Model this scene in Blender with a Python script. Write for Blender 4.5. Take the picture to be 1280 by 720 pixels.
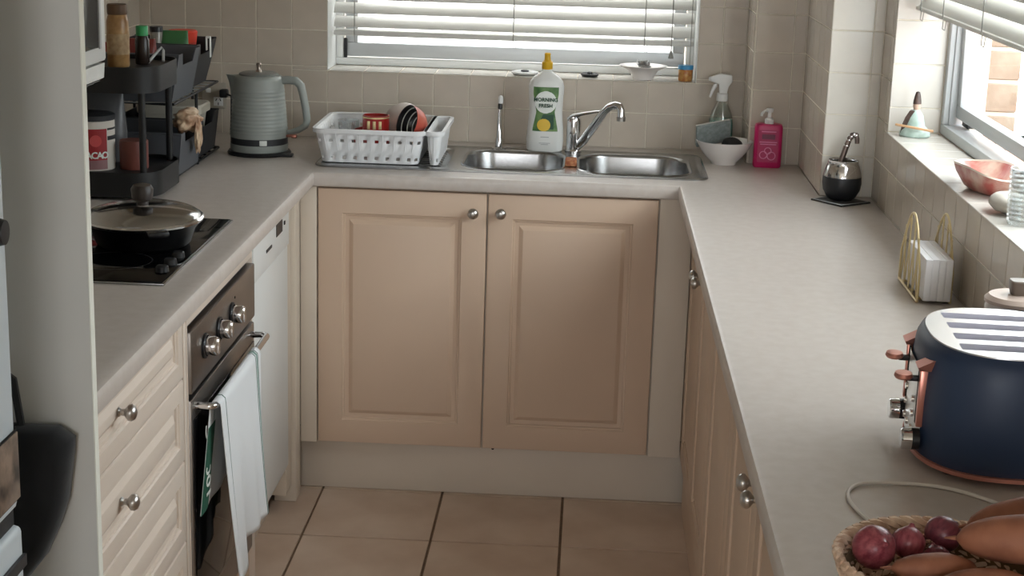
import bpy, bmesh, math, random
from mathutils import Matrix, Vector, noise
random.seed(7)
for o in list(bpy.data.objects):
    bpy.data.objects.remove(o, do_unlink=True)
scene = bpy.context.scene
col = scene.collection
R = math.radians

# ------------------------------------------------------------------ camera
FPX, YAW, PITCH, ROLL = 2037.6, -0.04413, 0.24532, 0.02978
CAM = Vector((0.7116, -4.7795, 1.6571))
fw = Vector((math.sin(YAW) * math.cos(PITCH), math.cos(YAW) * math.cos(PITCH), -math.sin(PITCH)))
r0 = Vector((math.cos(YAW), -math.sin(YAW), 0))
u0 = r0.cross(fw)
rt = math.cos(ROLL) * r0 + math.sin(ROLL) * u0
up = rt.cross(fw)
cd = bpy.data.cameras.new('camera')
cd.sensor_width = 36.0
cd.lens = FPX * 36.0 / 1280.0
cd.clip_start = 0.05
cam = bpy.data.objects.new('camera', cd)
cam.matrix_world = Matrix(((rt.x, up.x, -fw.x, CAM.x), (rt.y, up.y, -fw.y, CAM.y), (rt.z, up.z, -fw.z, CAM.z), (0, 0, 0, 1)))
col.objects.link(cam)
scene.camera = cam

# ------------------------------------------------------------------ world: an even overcast sky
w = bpy.data.worlds.new('overcast_sky')
scene.world = w
w.use_nodes = True
bg = w.node_tree.nodes['Background']
bg.inputs['Color'].default_value = (0.945, 0.97, 1.0, 1)
bg.inputs['Strength'].default_value = 4.0

# daylight guides in the two window openings and the added rear one (portals give off no light of their own)
def portal(loc, rot, sx, sy):
    l = bpy.data.lights.new('window_daylight', 'AREA')
    l.shape = 'RECTANGLE'
    l.size, l.size_y = sx, sy
    l.cycles.is_portal = True
    o = bpy.data.objects.new('window_daylight', l)
    o.location = loc
    o.rotation_euler = rot
    col.objects.link(o)
portal((0.48, 0.24, 1.55), (R(-90), 0, 0), 1.08, 0.92)
portal((1.72, -1.70, 1.57), (0, R(90), 0), 0.98, 1.82)
portal((0.45, -7.1, 1.40), (R(90), 0, 0), 1.2, 1.3)

scene.view_settings.view_transform = 'Standard'
scene.view_settings.look = 'None'
scene.view_settings.gamma = 1.0
scene.view_settings.use_curve_mapping = False
scene.view_settings.exposure = 1.38

# ------------------------------------------------------------------ materials
def srgb(r, g, b):
    f = lambda c: (c / 255 / 12.92) if c / 255 <= 0.04045 else ((c / 255 + 0.055) / 1.055) ** 2.4
    return (f(r), f(g), f(b))

MATS = {}
def mat(name, c, rough=0.5, metal=0.0, var=0.0, vscale=20, c2=None, bump=0.0, bscale=60, trans=0.0, coat=0.0, rnd=0.0, ior=1.45, alpha=1.0, stretch=None, sheen=0.0):
    if name in MATS:
        return MATS[name]
    m = bpy.data.materials.new(name)
    m.use_nodes = True
    nt = m.node_tree
    b = nt.nodes['Principled BSDF']
    b.inputs['Roughness'].default_value = rough
    b.inputs['Metallic'].default_value = metal
    b.inputs['IOR'].default_value = ior
    b.inputs['Transmission Weight'].default_value = trans
    b.inputs['Coat Weight'].default_value = coat
    b.inputs['Sheen Weight'].default_value = sheen
    b.inputs['Alpha'].default_value = alpha
    if c2 is None:
        c2 = tuple(x * (1 - var) for x in c)
    tc = nt.nodes.new('ShaderNodeTexCoord')
    mp = nt.nodes.new('ShaderNodeMapping')
    nt.links.new(tc.outputs['Object'], mp.inputs['Vector'])
    if stretch:
        mp.inputs['Scale'].default_value = stretch
    n = nt.nodes.new('ShaderNodeTexNoise')
    n.inputs['Scale'].default_value = vscale
    n.inputs['Detail'].default_value = 5
    nt.links.new(mp.outputs[0], n.inputs['Vector'])
    cr = nt.nodes.new('ShaderNodeValToRGB')
    cr.color_ramp.elements[0].position = 0.35
    cr.color_ramp.elements[1].position = 0.65
    cr.color_ramp.elements[0].color = (*c2, 1)
    cr.color_ramp.elements[1].color = (*c, 1)
    nt.links.new(n.outputs['Fac'], cr.inputs['Fac'])
    out = cr.outputs['Color']
    if rnd > 0:
        oi = nt.nodes.new('ShaderNodeObjectInfo')
        mr = nt.nodes.new('ShaderNodeMapRange')
        mr.inputs['To Min'].default_value = 1 - rnd
        mr.inputs['To Max'].default_value = 1 + rnd
        nt.links.new(oi.outputs['Random'], mr.inputs['Value'])
        mx = nt.nodes.new('ShaderNodeVectorMath')
        mx.operation = 'SCALE'
        nt.links.new(out, mx.inputs[0])
        nt.links.new(mr.outputs[0], mx.inputs['Scale'])
        out = mx.outputs[0]
    nt.links.new(out, b.inputs['Base Color'])
    if bump > 0:
        n2 = nt.nodes.new('ShaderNodeTexNoise')
        n2.inputs['Scale'].default_value = bscale
        n2.inputs['Detail'].default_value = 3
        nt.links.new(mp.outputs[0], n2.inputs['Vector'])
        bp = nt.nodes.new('ShaderNodeBump')
        bp.inputs['Strength'].default_value = bump
        bp.inputs['Distance'].default_value = 0.002
        nt.links.new(n2.outputs['Fac'], bp.inputs['Height'])
        nt.links.new(bp.outputs[0], b.inputs['Normal'])
    MATS[name] = m
    return m

def glass_mat(name, tint, clear=0.85, rough=0.05, diffuse=None, noise_scale=0):
    """thin pane: mostly see-through, a little gloss, optionally a milky share"""
    if name in MATS:
        return MATS[name]
    m = bpy.data.materials.new(name)
    m.use_nodes = True
    nt = m.node_tree
    nt.nodes.clear()
    out = nt.nodes.new('ShaderNodeOutputMaterial')
    tr = nt.nodes.new('ShaderNodeBsdfTransparent')
    tr.inputs['Color'].default_value = (*tint, 1)
    if diffuse:
        g = nt.nodes.new('ShaderNodeBsdfTranslucent')
        g.inputs['Color'].default_value = (*diffuse, 1)
    else:
        g = nt.nodes.new('ShaderNodeBsdfGlossy')
        g.inputs['Roughness'].default_value = rough
    mx = nt.nodes.new('ShaderNodeMixShader')
    mx.inputs['Fac'].default_value = 1 - clear
    if noise_scale:
        tc = nt.nodes.new('ShaderNodeTexCoord')
        n = nt.nodes.new('ShaderNodeTexVoronoi')
        n.inputs['Scale'].default_value = noise_scale
        nt.links.new(tc.outputs['Object'], n.inputs['Vector'])
        mr = nt.nodes.new('ShaderNodeMapRange')
        mr.inputs['From Max'].default_value = 0.7
        mr.inputs['To Min'].default_value = max(0, 1 - clear - 0.25)
        mr.inputs['To Max'].default_value = min(1, 1 - clear + 0.25)
        nt.links.new(n.outputs['Distance'], mr.inputs['Value'])
        nt.links.new(mr.outputs[0], mx.inputs['Fac'])
    nt.links.new(tr.outputs[0], mx.inputs[1])
    nt.links.new(g.outputs[0], mx.inputs[2])
    nt.links.new(mx.outputs[0], out.inputs['Surface'])
    MATS[name] = m
    return m

M_tile = mat('cream_ceramic_tile', srgb(203, 191, 176), 0.22, var=0.06, vscale=14, rnd=0.035, bump=0.05, bscale=30)
M_palelit = mat('pale_lit_tile', srgb(222, 216, 206), 0.2, var=0.04, vscale=14, rnd=0.03, bump=0.05, bscale=30)  # copy of the wall tile, window light put into a paler colour
M_litsill = mat('lit_sill_ceramic', srgb(204, 197, 188), 0.2, var=0.04, vscale=14, rnd=0.03, bump=0.05, bscale=30)  # wall tile lightened, window brightness put into the sill and reveal colour
M_grout = mat('cream_grout', srgb(236, 228, 212), 0.85, var=0.1, vscale=60)
M_paint = mat('off_white_paint', srgb(222, 217, 206), 0.75, var=0.03, vscale=8)
M_door = mat('cream_door_vinyl', srgb(208, 182, 159), 0.42, var=0.03, vscale=6, bump=0.03, bscale=200)
M_carcass = mat('ivory_carcass_board', srgb(214, 201, 185), 0.5, var=0.03, vscale=6)
M_draw = mat('cream_drawer_vinyl', srgb(222, 207, 193), 0.42, var=0.03, vscale=6)
M_top = mat('beige_stone_laminate', srgb(203, 194, 187), 0.33, c2=srgb(197, 187, 179), vscale=40, bump=0.04, bscale=160)
M_floor = mat('tan_floor_tile', srgb(218, 196, 177), 0.4, c2=srgb(202, 176, 155), vscale=5, rnd=0.06, bump=0.12, bscale=40)
M_fgrout = mat('brown_floor_grout', srgb(146, 122, 102), 0.9, var=0.2, vscale=60)
M_panel = mat('grey_laminate_panel', srgb(206, 205, 200), 0.5, var=0.02, vscale=5)
M_edge = mat('pale_edge_strip', srgb(238, 238, 228), 0.45)
M_white = mat('white_enamel', srgb(225, 226, 224), 0.3)
M_wplastic = mat('white_plastic', srgb(228, 228, 226), 0.35)
M_black = mat('black_plastic', srgb(26, 26, 28), 0.4)
M_mblack = mat('matte_black_metal', srgb(24, 24, 25), 0.5)
M_bglass = mat('black_glass', srgb(6, 6, 7), 0.06, ior=1.28)
M_steel = mat('brushed_steel', (0.40, 0.40, 0.40), 0.25, 1.0, var=0.1, vscale=90, stretch=(1, 12, 1))
M_dsteel = mat('dark_oven_steel', (0.30, 0.275, 0.255), 0.36, 1.0, var=0.06, vscale=90)
M_chrome = mat('chrome', (0.72, 0.72, 0.73), 0.1, 1.0)
M_nickel = mat('satin_nickel', (0.50, 0.48, 0.46), 0.3, 1.0)
M_alu = mat('grey_aluminium', srgb(190, 193, 195), 0.4, 0.3)
M_blind = mat('white_blind_slat', srgb(236, 234, 228), 0.5)
M_cord = mat('grey_cord', srgb(150, 148, 142), 0.8)
M_copper = mat('rose_copper', srgb(205, 140, 125), 0.3, 0.75)
M_navy = mat('navy_matte_enamel', srgb(43, 58, 84), 0.45)
M_wicker = mat('straw_wicker', srgb(234, 208, 184), 0.75, c2=srgb(198, 162, 136), vscale=35)
M_grey = mat('slate_grey_plastic', srgb(86, 88, 93), 0.5)
M_dgrey = mat('charcoal_plastic', srgb(44, 45, 48), 0.5)
M_gold = mat('gold_wire', srgb(206, 186, 140), 0.35, 0.5)
M_dark = mat('dark_gap', srgb(20, 18, 16), 0.9)

# ------------------------------------------------------------------ mesh helpers
class MB:
    def __init__(s):
        s.bm = bmesh.new()

    def merge(s, t, M=None):
        if M is not None:
            bmesh.ops.transform(t, matrix=M, verts=t.verts)
        me = bpy.data.meshes.new('tmp')
        t.to_mesh(me)
        t.free()
        s.bm.from_mesh(me)
        bpy.data.meshes.remove(me)
        return s

    def box(s, x0, x1, y0, y1, z0, z1, bev=0.0, seg=2, M=None):
        t = bmesh.new()
        bmesh.ops.create_cube(t, size=1)
        for v in t.verts:
            v.co = ((x0 + x1) / 2 + v.co.x * (x1 - x0), (y0 + y1) / 2 + v.co.y * (y1 - y0), (z0 + z1) / 2 + v.co.z * (z1 - z0))
        if bev:
            bmesh.ops.bevel(t, geom=t.edges[:], offset=bev, segments=seg, affect='EDGES', profile=0.5)
        return s.merge(t, M)

    def loft(s, rings, cap0=True, cap1=True, closed=True, M=None, loop=False):
        t = bmesh.new()
        vr = [[t.verts.new(p) for p in r] for r in rings]
        n = len(vr[0])
        pairs = list(zip(vr, vr[1:]))
        if loop:
            pairs.append((vr[-1], vr[0]))
        for a, b in pairs:
            for i in range(n if closed else n - 1):
                j = (i + 1) % n
                t.faces.new((a[i], a[j], b[j], b[i]))
        if cap0 and not loop:
            t.faces.new(list(reversed(vr[0])))
        if cap1 and not loop:
            t.faces.new(vr[-1])
        bmesh.ops.recalc_face_normals(t, faces=t.faces[:])
        return s.merge(t, M)

    def lathe(s, prof, c=(0, 0, 0), seg=32, sx=1.0, sy=1.0, M=None):
        """prof: (r, z) pairs; a radius of 0 closes the end"""
        t = bmesh.new()
        rings = []
        for r, z in prof:
            if r <= 1e-6:
                rings.append([t.verts.new((c[0], c[1], c[2] + z))])
            else:
                rings.append([t.verts.new((c[0] + sx * r * math.cos(2 * math.pi * i / seg), c[1] + sy * r * math.sin(2 * math.pi * i / seg), c[2] + z)) for i in range(seg)])
        for a, b in zip(rings, rings[1:]):
            for i in range(seg):
                j = (i + 1) % seg
                if len(a) == 1 and len(b) == 1:
                    continue
                if len(a) == 1:
                    t.faces.new((a[0], b[i], b[j]))
                elif len(b) == 1:
                    t.faces.new((a[i], a[j], b[0]))
                else:
                    t.faces.new((a[i], a[j], b[j], b[i]))
        bmesh.ops.recalc_face_normals(t, faces=t.faces[:])
        return s.merge(t, M)

    def tube(s, pts, r, seg=8, closed=False, radii=None, M=None, flat=1.0):
        pts = [Vector(p) for p in pts]
        n = len(pts)
        rings = []
        prev = None
        for i, p in enumerate(pts):
            if closed:
                d = pts[(i + 1) % n] - pts[i - 1]
            else:
                d = pts[min(i + 1, n - 1)] - pts[max(i - 1, 0)]
            d.normalize()
            if prev is None:
                a = Vector((0, 0, 1)) if abs(d.z) < 0.9 else Vector((1, 0, 0))
                x = d.cross(a).normalized()
            else:
                x = (prev - d * prev.dot(d)).normalized()
            prev = x
            y = d.cross(x)
            rr = radii[i] if radii else r
            rings.append([p + rr * (math.cos(2 * math.pi * k / seg) * x + flat * math.sin(2 * math.pi * k / seg) * y) for k in range(seg)])
        return s.loft(rings, loop=closed, M=M)

    def prism(s, poly, axis, lo, hi, bev=0.0, M=None):
        """poly in the two other axes, in xyz order"""
        def P(a, b, h):
            return {'x': (h, a, b), 'y': (a, h, b), 'z': (a, b, h)}[axis]
        t = bmesh.new()
        A = [t.verts.new(P(a, b, lo)) for a, b in poly]
        B_ = [t.verts.new(P(a, b, hi)) for a, b in poly]
        n = len(poly)
        t.faces.new(A)
        t.faces.new(list(reversed(B_)))
        for i in range(n):
            j = (i + 1) % n
            t.faces.new((A[i], B_[i], B_[j], A[j]))
        bmesh.ops.recalc_face_normals(t, faces=t.faces[:])
        if bev:
            bmesh.ops.bevel(t, geom=t.edges[:], offset=bev, segments=2, affect='EDGES', profile=0.5)
        return s.merge(t, M)

    def sheet(s, outer, holes, z, M=None):
        """flat sheet at z with holes (lists of xy)"""
        t = bmesh.new()
        for lp in [outer] + holes:
            vs = [t.verts.new((x, y, z)) for x, y in lp]
            for i in range(len(vs)):
                t.edges.new((vs[i], vs[(i + 1) % len(vs)]))
        bmesh.ops.triangle_fill(t, use_beauty=True, use_dissolve=False, edges=t.edges[:])
        for f in t.faces:
            f.normal_update()
            if f.normal.z < 0:
                f.normal_flip()
        return s.merge(t, M)

    def mesh(s, name, smooth=True, angle=38):
        me = bpy.data.meshes.new(name)
        s.bm.to_mesh(me)
        s.bm.free()
        if smooth:
            me.polygons.foreach_set('use_smooth', [True] * len(me.polygons))
            me.set_sharp_from_angle(angle=R(angle))
        return me

    def build(s, name, m, parent=None, smooth=True, angle=38, loc=None, rot=None):
        return link(name, s.mesh(name, smooth, angle), m, parent, loc, rot)

def link(name, me, m=None, parent=None, loc=None, rot=None):
    if m is not None and not me.materials:
        me.materials.append(m)
    o = bpy.data.objects.new(name, me)
    col.objects.link(o)
    if parent:
        o.parent = parent
    if loc:
        o.location = loc
    if rot:
        o.rotation_euler = rot
    return o

def tag(o, label, cat, group=None):
    o['label'] = label
    o['category'] = cat
    if group:
        o['group'] = group
    return o

def thing(name, label, cat, loc=(0, 0, 0), rotz=0.0, group=None):
    o = bpy.data.objects.new(name, None)
    o.empty_display_size = 0.05
    o.location = loc
    o.rotation_euler = (0, 0, rotz)
    col.objects.link(o)
    return tag(o, label, cat, group)

def struct(o):
    o['kind'] = 'structure'
    return o

def rrect(x0, x1, y0, y1, r, n=5):
    """rounded rectangle, counter-clockwise list of xy"""
    r = min(r, (x1 - x0) / 2 - 1e-4, (y1 - y0) / 2 - 1e-4)
    out = []
    for cx, cy, a in ((x1 - r, y0 + r, -90), (x1 - r, y1 - r, 0), (x0 + r, y1 - r, 90), (x0 + r, y0 + r, 180)):
        for k in range(n + 1):
            t = R(a + 90 * k / n)
            out.append((cx + r * math.cos(t), cy + r * math.sin(t)))
    return out

def ring(poly, z):
    return [(x, y, z) for x, y in poly]

def superell(a, b, p, n=48):
    out = []
    for i in range(n):
        t = 2 * math.pi * i / n
        c, s_ = math.cos(t), math.sin(t)
        out.append((a * math.copysign(abs(c) ** (2 / p), c), b * math.copysign(abs(s_) ** (2 / p), s_)))
    return out

def text_mesh(body, size, depth=0.0004, align='CENTER', bold=0.0):
    cu = bpy.data.curves.new('lettering', 'FONT')
    cu.body = body
    cu.size = size
    cu.extrude = depth
    cu.offset = bold
    cu.align_x = align
    cu.align_y = 'CENTER'
    cu.resolution_u = 3
    o = bpy.data.objects.new('lettering', cu)
    col.objects.link(o)
    dg = bpy.context.evaluated_depsgraph_get()
    me = bpy.data.meshes.new_from_object(o.evaluated_get(dg))
    bpy.data.objects.remove(o, do_unlink=True)
    bpy.data.curves.remove(cu)
    return me

def axis_to(v):
    """matrix turning +Z to v"""
    return Vector((0, 0, 1)).rotation_difference(Vector(v)).to_matrix().to_4x4()

def T(x, y, z):
    return Matrix.Translation((x, y, z))

# ------------------------------------------------------------------ the room shell
XL, XW, XR = -0.62, 1.436, 0.9515          # left wall, right wall, right worktop edge
H = 0.90                                    # worktop height
WX0, WX1, WZ0, WZ1 = -0.061, 1.018, 1.098, 2.02   # back window opening
RY0, RY1, RZ0, RZ1 = -2.60, -0.805, 1.09, 2.05    # right window opening
CEIL = 2.40
YR = -7.0

def wall_with_hole(name, axis, lo, hi, u0_, u1_, v0_, v1_, hole, m):
    b = MB()
    hu0, hu1, hv0, hv1 = hole
    def bx(a, b_, c, d):
        if axis == 'y':
            b.box(a, b_, lo, hi, c, d)
        else:
            b.box(lo, hi, a, b_, c, d)
    bx(u0_, u1_, v0_, hv0)
    bx(u0_, u1_, hv1, v1_)
    bx(u0_, hu0, hv0, hv1)
    bx(hu1, u1_, hv0, hv1)
    return struct(b.build(name, m, None, smooth=False))

TT = 0.0018   # tile thickness, proud of the wall
wall_back = wall_with_hole('wall_back', 'y', TT, 0.23, XL - 0.12, XW + 0.2, -0.02, CEIL, (WX0 - TT, WX1 + TT, WZ0 - TT, WZ1), M_grout)
wall_right = wall_with_hole('wall_right', 'x', XW + TT, XW + 0.23, YR, TT, -0.02, CEIL, (RY0 - TT, RY1 + TT, RZ0 - TT, RZ1), M_grout)
wall_left = struct(MB().box(XL - 0.12, XL, YR, TT, -0.02, CEIL).build('wall_left', M_grout, None, smooth=False))
wall_rear = wall_with_hole('wall_rear', 'y', YR - 0.12, YR, XL - 0.12, XW + 0.23, -0.02, CEIL, (-0.15, 1.05, 0.75, 2.05), M_paint)  # rear opening added and sized for fill light
ceiling = struct(MB().box(XL - 0.12, XW + 0.23, YR - 0.12, 0.23, CEIL, CEIL + 0.08).build('ceiling', M_paint, None, smooth=False))
floor = struct(MB().box(XL - 0.12, XW + 0.23, YR - 0.12, 0.23, -0.06, -0.006).build('floor', M_fgrout, None, smooth=False))

# boxed-out corner between back wall and right wall: a shallow step, then a deeper column
PX, PY = 1.160, -0.200
CX_, CY_ = 1.305, -0.660
b = MB()
b.box(PX + TT, CX_ + 0.05, PY + TT, TT, H, CEIL)
b.box(CX_ + TT, XW + TT, CY_ + TT, TT, H, CEIL)
wall_column = struct(b.build('wall_column', M_grout, None, smooth=False))

TILE_CACHE = {}
def tile_mesh(wd, ht, th, m, bev=0.0009):
    k = (round(wd, 3), round(ht, 3), th, m.name)
    if k not in TILE_CACHE:
        me = MB().box(-wd / 2, wd / 2, -ht / 2, ht / 2, -th, 0, bev if min(wd, ht) > 0.008 else 0.0005, 1).mesh('wall_tile', True, 20)
        me.materials.append(m)
        TILE_CACHE[k] = me
    return TILE_CACHE[k]

def lay(parent, name, origin, U, V, N, urange, vrange, pu, pv, uo, vo, m, gap=0.0028, th=0.0015, holes=(), jitter=0.0):
    """lay tiles on a plane: point = origin + u*U + v*V; grout lines at uo + k*pu, vo + k*pv"""
    U, V, N, O = Vector(U), Vector(V), Vector(N), Vector(origin)
    rot = Matrix((U, V, N)).transposed().to_4x4()
    k0 = math.floor((urange[0] - uo) / pu + 1e-6)
    l0 = math.floor((vrange[0] - vo) / pv + 1e-6)
    k = k0
    while uo + k * pu < urange[1] - 1e-6:
        a, b_ = max(urange[0], uo + k * pu), min(urange[1], uo + (k + 1) * pu)
        l = l0
        while vo + l * pv < vrange[1] - 1e-6:
            c, d = max(vrange[0], vo + l * pv), min(vrange[1], vo + (l + 1) * pv)
            rects = [(a, b_, c, d)]
            for h in holes:
                nr = []
                for (p, q_, s_, t_) in rects:
                    if q_ <= h[0] or p >= h[1] or t_ <= h[2] or s_ >= h[3]:
                        nr.append((p, q_, s_, t_))
                        continue
                    if s_ < h[2]:
                        nr.append((p, q_, s_, h[2]))
                    if t_ > h[3]:
                        nr.append((p, q_, h[3], t_))
                    s2, t2 = max(s_, h[2]), min(t_, h[3])
                    if p < h[0]:
                        nr.append((p, h[0], s2, t2))
                    if q_ > h[1]:
                        nr.append((h[1], q_, s2, t2))
                rects = nr
            for (p, q_, s_, t_) in rects:
                if q_ - p < 0.006 or t_ - s_ < 0.006:
                    continue
                me = tile_mesh(q_ - p - gap, t_ - s_ - gap, th, m)
                o = bpy.data.objects.new(name, me)
                col.objects.link(o)
                o.parent = parent
                pos = O + U * (p + q_) / 2 + V * (s_ + t_) / 2 + N * random.uniform(-jitter, 0)
                o.matrix_world = Matrix.Translation(pos) @ rot
            l += 1
        k += 1

TP = 0.1048
ZT = 2.05   # tiles are laid up to here
lay(wall_back, 'wall_tile', (0, 0, 0), (1, 0, 0), (0, 0, 1), (0, -1, 0), (XL, PX), (H, ZT), TP, TP, WX0 - TT - 3 * TP, 0.8986, M_tile, holes=[(WX0 - TT, WX1 + TT, WZ0 - TT, WZ1)], jitter=0.0006)
# sill of the back window, dressed with narrow bullnose tiles
lay(wall_back, 'sill_tile', (0, 0, WZ0), (1, 0, 0), (0, 1, 0), (0, 0, 1), (WX0, WX1), (-0.004, 0.15), TP, 0.20, -0.374, -0.004, M_palelit)
lay(wall_column, 'wall_tile', (0, PY, 0), (1, 0, 0), (0, 0, 1), (0, -1, 0), (PX, CX_), (H, ZT), TP, TP, 1.165, 0.8986, M_tile)
lay(wall_column, 'wall_tile', (PX, 0, 0), (0, -1, 0), (0, 0, 1), (-1, 0, 0), (0, -PY), (H, ZT), TP, TP, 0.0, 0.8986, M_tile)
lay(wall_column, 'wall_tile', (CX_, 0, 0), (0, -1, 0), (0, 0, 1), (-1, 0, 0), (-PY, -CY_), (H, ZT), TP, TP, 0.66 - 5 * TP, 0.8986, M_tile)
lay(wall_column, 'wall_tile', (0, CY_, 0), (1, 0, 0), (0, 0, 1), (0, -1, 0), (CX_, XW), (H, ZT), TP, TP, 1.305, 0.8986, M_palelit)  # front face facing the window light, its brightness painted into the tile
lay(wall_right, 'wall_tile', (XW, 0, 0), (0, -1, 0), (0, 0, 1), (-1, 0, 0), (-CY_, 3.5), (H, ZT), TP, TP, 0.66, 0.8986, M_tile, holes=[(-RY1 - TT, -RY0 + TT, RZ0 - TT, RZ1)])
# right window: sill and far reveal tiles
lay(wall_right, 'sill_tile', (0, 0, RZ0), (0, -1, 0), (-1, 0, 0), (0, 0, 1), (-RY1, -RY0), (-1.562, -XW + 0.004), TP, 0.2, 0.66, -1.562, M_litsill)
lay(wall_right, 'reveal_tile', (0, RY1, 0), (1, 0, 0), (0, 0, 1), (0, -1, 0), (XW, 1.562), (RZ0, ZT), 0.2, TP, XW, 1.045, M_litsill)
lay(wall_left, 'wall_tile', (XL + TT, 0, 0), (0, 1, 0), (0, 0, 1), (1, 0, 0), (-2.505, 0.0), (H, ZT), TP, TP, -24 * TP, 0.8986, M_tile)
# floor tiles
lay(floor, 'floor_tile', (0, 0, 0), (1, 0, 0), (0, 1, 0), (0, 0, 1), (XL, XW), (-4.6, -0.02), 0.334, 0.334, 0.014, -0.537 - 0.334 * 0.02, M_floor, gap=0.007, th=0.006)

# plain plaster reveals of the back window
b = MB()
for x0, x1 in ((WX0 - TT, WX0), (WX1, WX1 + TT)):
    b.box(x0, x1, 0.0, 0.15, WZ0, WZ1)
struct(b.build('trim_1', M_white, None, smooth=False))

# ------------------------------------------------------------------ back window
window_1 = MB()
Y0, Y1 = 0.15, 0.20
for a in ((WX0, WX1, WZ0 + 0.001, WZ0 + 0.022), (WX0, WX1, WZ1 - 0.03, WZ1), (WX0, WX0 + 0.022, WZ0 + 0.022, WZ1 - 0.03), (WX1 - 0.022, WX1, WZ0 + 0.022, WZ1 - 0.03)):
    window_1.box(a[0], a[1], Y0, Y1, a[2], a[3], 0.002)
window_1 = struct(window_1.build('window_1', M_white))
sx0, sx1 = WX0 + 0.028, WX1 - 0.028
b = MB()
sz0 = WZ0 + 0.026
b.box(sx0, sx1, 0.158, 0.195, sz0, sz0 + 0.042, 0.003)
b.box(sx0, sx1, 0.158, 0.195, WZ1 - 0.08, WZ1 - 0.034, 0.003)
b.box(sx0, sx0 + 0.035, 0.160, 0.193, sz0 + 0.042, WZ1 - 0.08, 0.003)
b.box(sx1 - 0.035, sx1, 0.160, 0.193, sz0 + 0.042, WZ1 - 0.08, 0.003)
b.build('sash_frame', M_alu, window_1)
M_frost = glass_mat('frosted_glass', (0.95, 0.97, 0.98), 0.5, diffuse=(0.95, 0.96, 0.96), noise_scale=70)
MB().box(sx0 + 0.033, sx1 - 0.033, 0.174, 0.178, sz0 + 0.04, WZ1 - 0.078).build('glass_pane', M_frost, window_1)
b = MB()
b.box(sx0 - 0.004, sx0 + 0.006, 0.150, 0.158, sz0 - 0.004, sz0 + 0.055, 0.002)
b.build('window_stay', M_black, window_1)

# ------------------------------------------------------------------ right awning window, pushed open at the bottom
wm = MB()
X0, X1 = 1.562, 1.612
for a in ((RY0, RY1, RZ0 + 0.001, RZ0 + 0.026), (RY0, RY1, RZ1 - 0.03, RZ1), (RY1 - 0.028, RY1, RZ0 + 0.026, RZ1 - 0.03), (RY0, RY0 + 0.028, RZ0 + 0.026, RZ1 - 0.03)):
    wm.box(X0, X1, a[0], a[1], a[2], a[3], 0.002)
# stepped inner beads of the jamb
wm.box(X0 + 0.012, X0 + 0.03, RY1 - 0.036, RY1 - 0.028, RZ0 + 0.026, RZ1 - 0.03, 0.001)
window_2 = struct(wm.build('window_2', M_alu))
ang = R(-1.4)
HINGE = Vector((1.583, 0, RZ1 - 0.045))
SM = Matrix.Translation(HINGE) @ Matrix.Rotation(ang, 4, 'Y')
hh = RZ1 - 0.045 - 1.134
b = MB()
b.box(-0.014, 0.014, RY0 + 0.034, RY1 - 0.034, -hh, -hh + 0.032, 0.003, M=SM)
b.box(-0.014, 0.014, RY0 + 0.034, RY1 - 0.034, -0.03, 0.0, 0.003, M=SM)
for y0 in (RY0 + 0.034, RY1 - 0.066):
    b.box(-0.013, 0.013, y0, y0 + 0.032, -hh + 0.031, -0.029, 0.003, M=SM)
b.build('sash_frame', M_alu, window_2)
M_clear = glass_mat('clear_glass', (0.93, 0.96, 0.96), 0.93, 0.02)
b = MB()
b.box(-0.002, 0.002, RY0 + 0.064, RY1 - 0.064, -hh + 0.03, -0.028, M=SM)
b.build('glass_pane', M_clear, window_2)
b = MB()
pts = []
for k in range(9):
    t = k / 8
    pts.append((X1 + 0.008 + 0.11 * t, RY1 - 0.09 - 0.16 * t, RZ0 + 0.042 - 0.02 * math.sin(math.pi * t)))
b.tube(pts, 0.004, 6)
b.box(X1 - 0.01, X1 + 0.012, RY1 - 0.11, RY1 - 0.05, RZ0 + 0.028, RZ0 + 0.05, 0.002)
b.build('window_stay', M_black, window_2)

# rear window, added unseen behind the viewer to give soft fill light
b = MB()
for a in ((-0.15, 1.05, 0.75, 0.79), (-0.15, 1.05, 2.01, 2.05), (-0.15, -0.11, 0.79, 2.01), (1.01, 1.05, 0.79, 2.01), (0.43, 0.47, 0.79, 2.01)):
    b.box(a[0], a[1], YR - 0.08, YR - 0.03, a[2], a[3], 0.002)
struct(b.build('added_fill_window', M_alu))

# ------------------------------------------------------------------ worktop (one continuous U)
XE_L, XE_R, YE = 0.0, XR, -0.60
YL_END, YR_END = -2.505, -3.50
SNK = (-0.018, 1.036, -0.518, -0.108)
nose = [(-0.036, 0.0), (-0.010, 0.0), (-0.004, -0.002), (-0.0006, -0.008), (0.0, -0.014), (0.0, -0.030), (-0.002, -0.035), (-0.006, -0.038), (-0.036, -0.038)]
path = [((XE_L, YL_END), (1, 0)), ((XE_L, YE), (1, -1)), ((XE_R, YE), (-1, -1)), ((XE_R, YR_END), (-1, 0))]
b = MB()
rings = []
for (x, y), (nx, ny) in path:
    rings.append([(x + d * nx, y + d * ny, H + z) for d, z in nose])
b.loft(rings)
d = 0.036
hole = rrect(SNK[0] + 0.016, SNK[1] - 0.016, SNK[2] + 0.016, SNK[3] - 0.016, 0.05)
E1 = 0.001
outer = [(XL + 0.003, YL_END), (XE_L - d, YL_END), (XE_L - d, YE + d), (XE_R + d, YE + d), (XE_R + d, YR_END), (XW - E1, YR_END), (XW - E1, CY_ - E1), (CX_ - E1, CY_ - E1), (CX_ - E1, PY - E1), (PX - E1, PY - E1), (PX - E1, -E1), (XL + 0.003, -E1)]
for z in (H, H - 0.038):
    b.sheet(outer, [hole], z)
b.loft([ring(hole, H), ring(hole, H - 0.038)], False, False)
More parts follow.
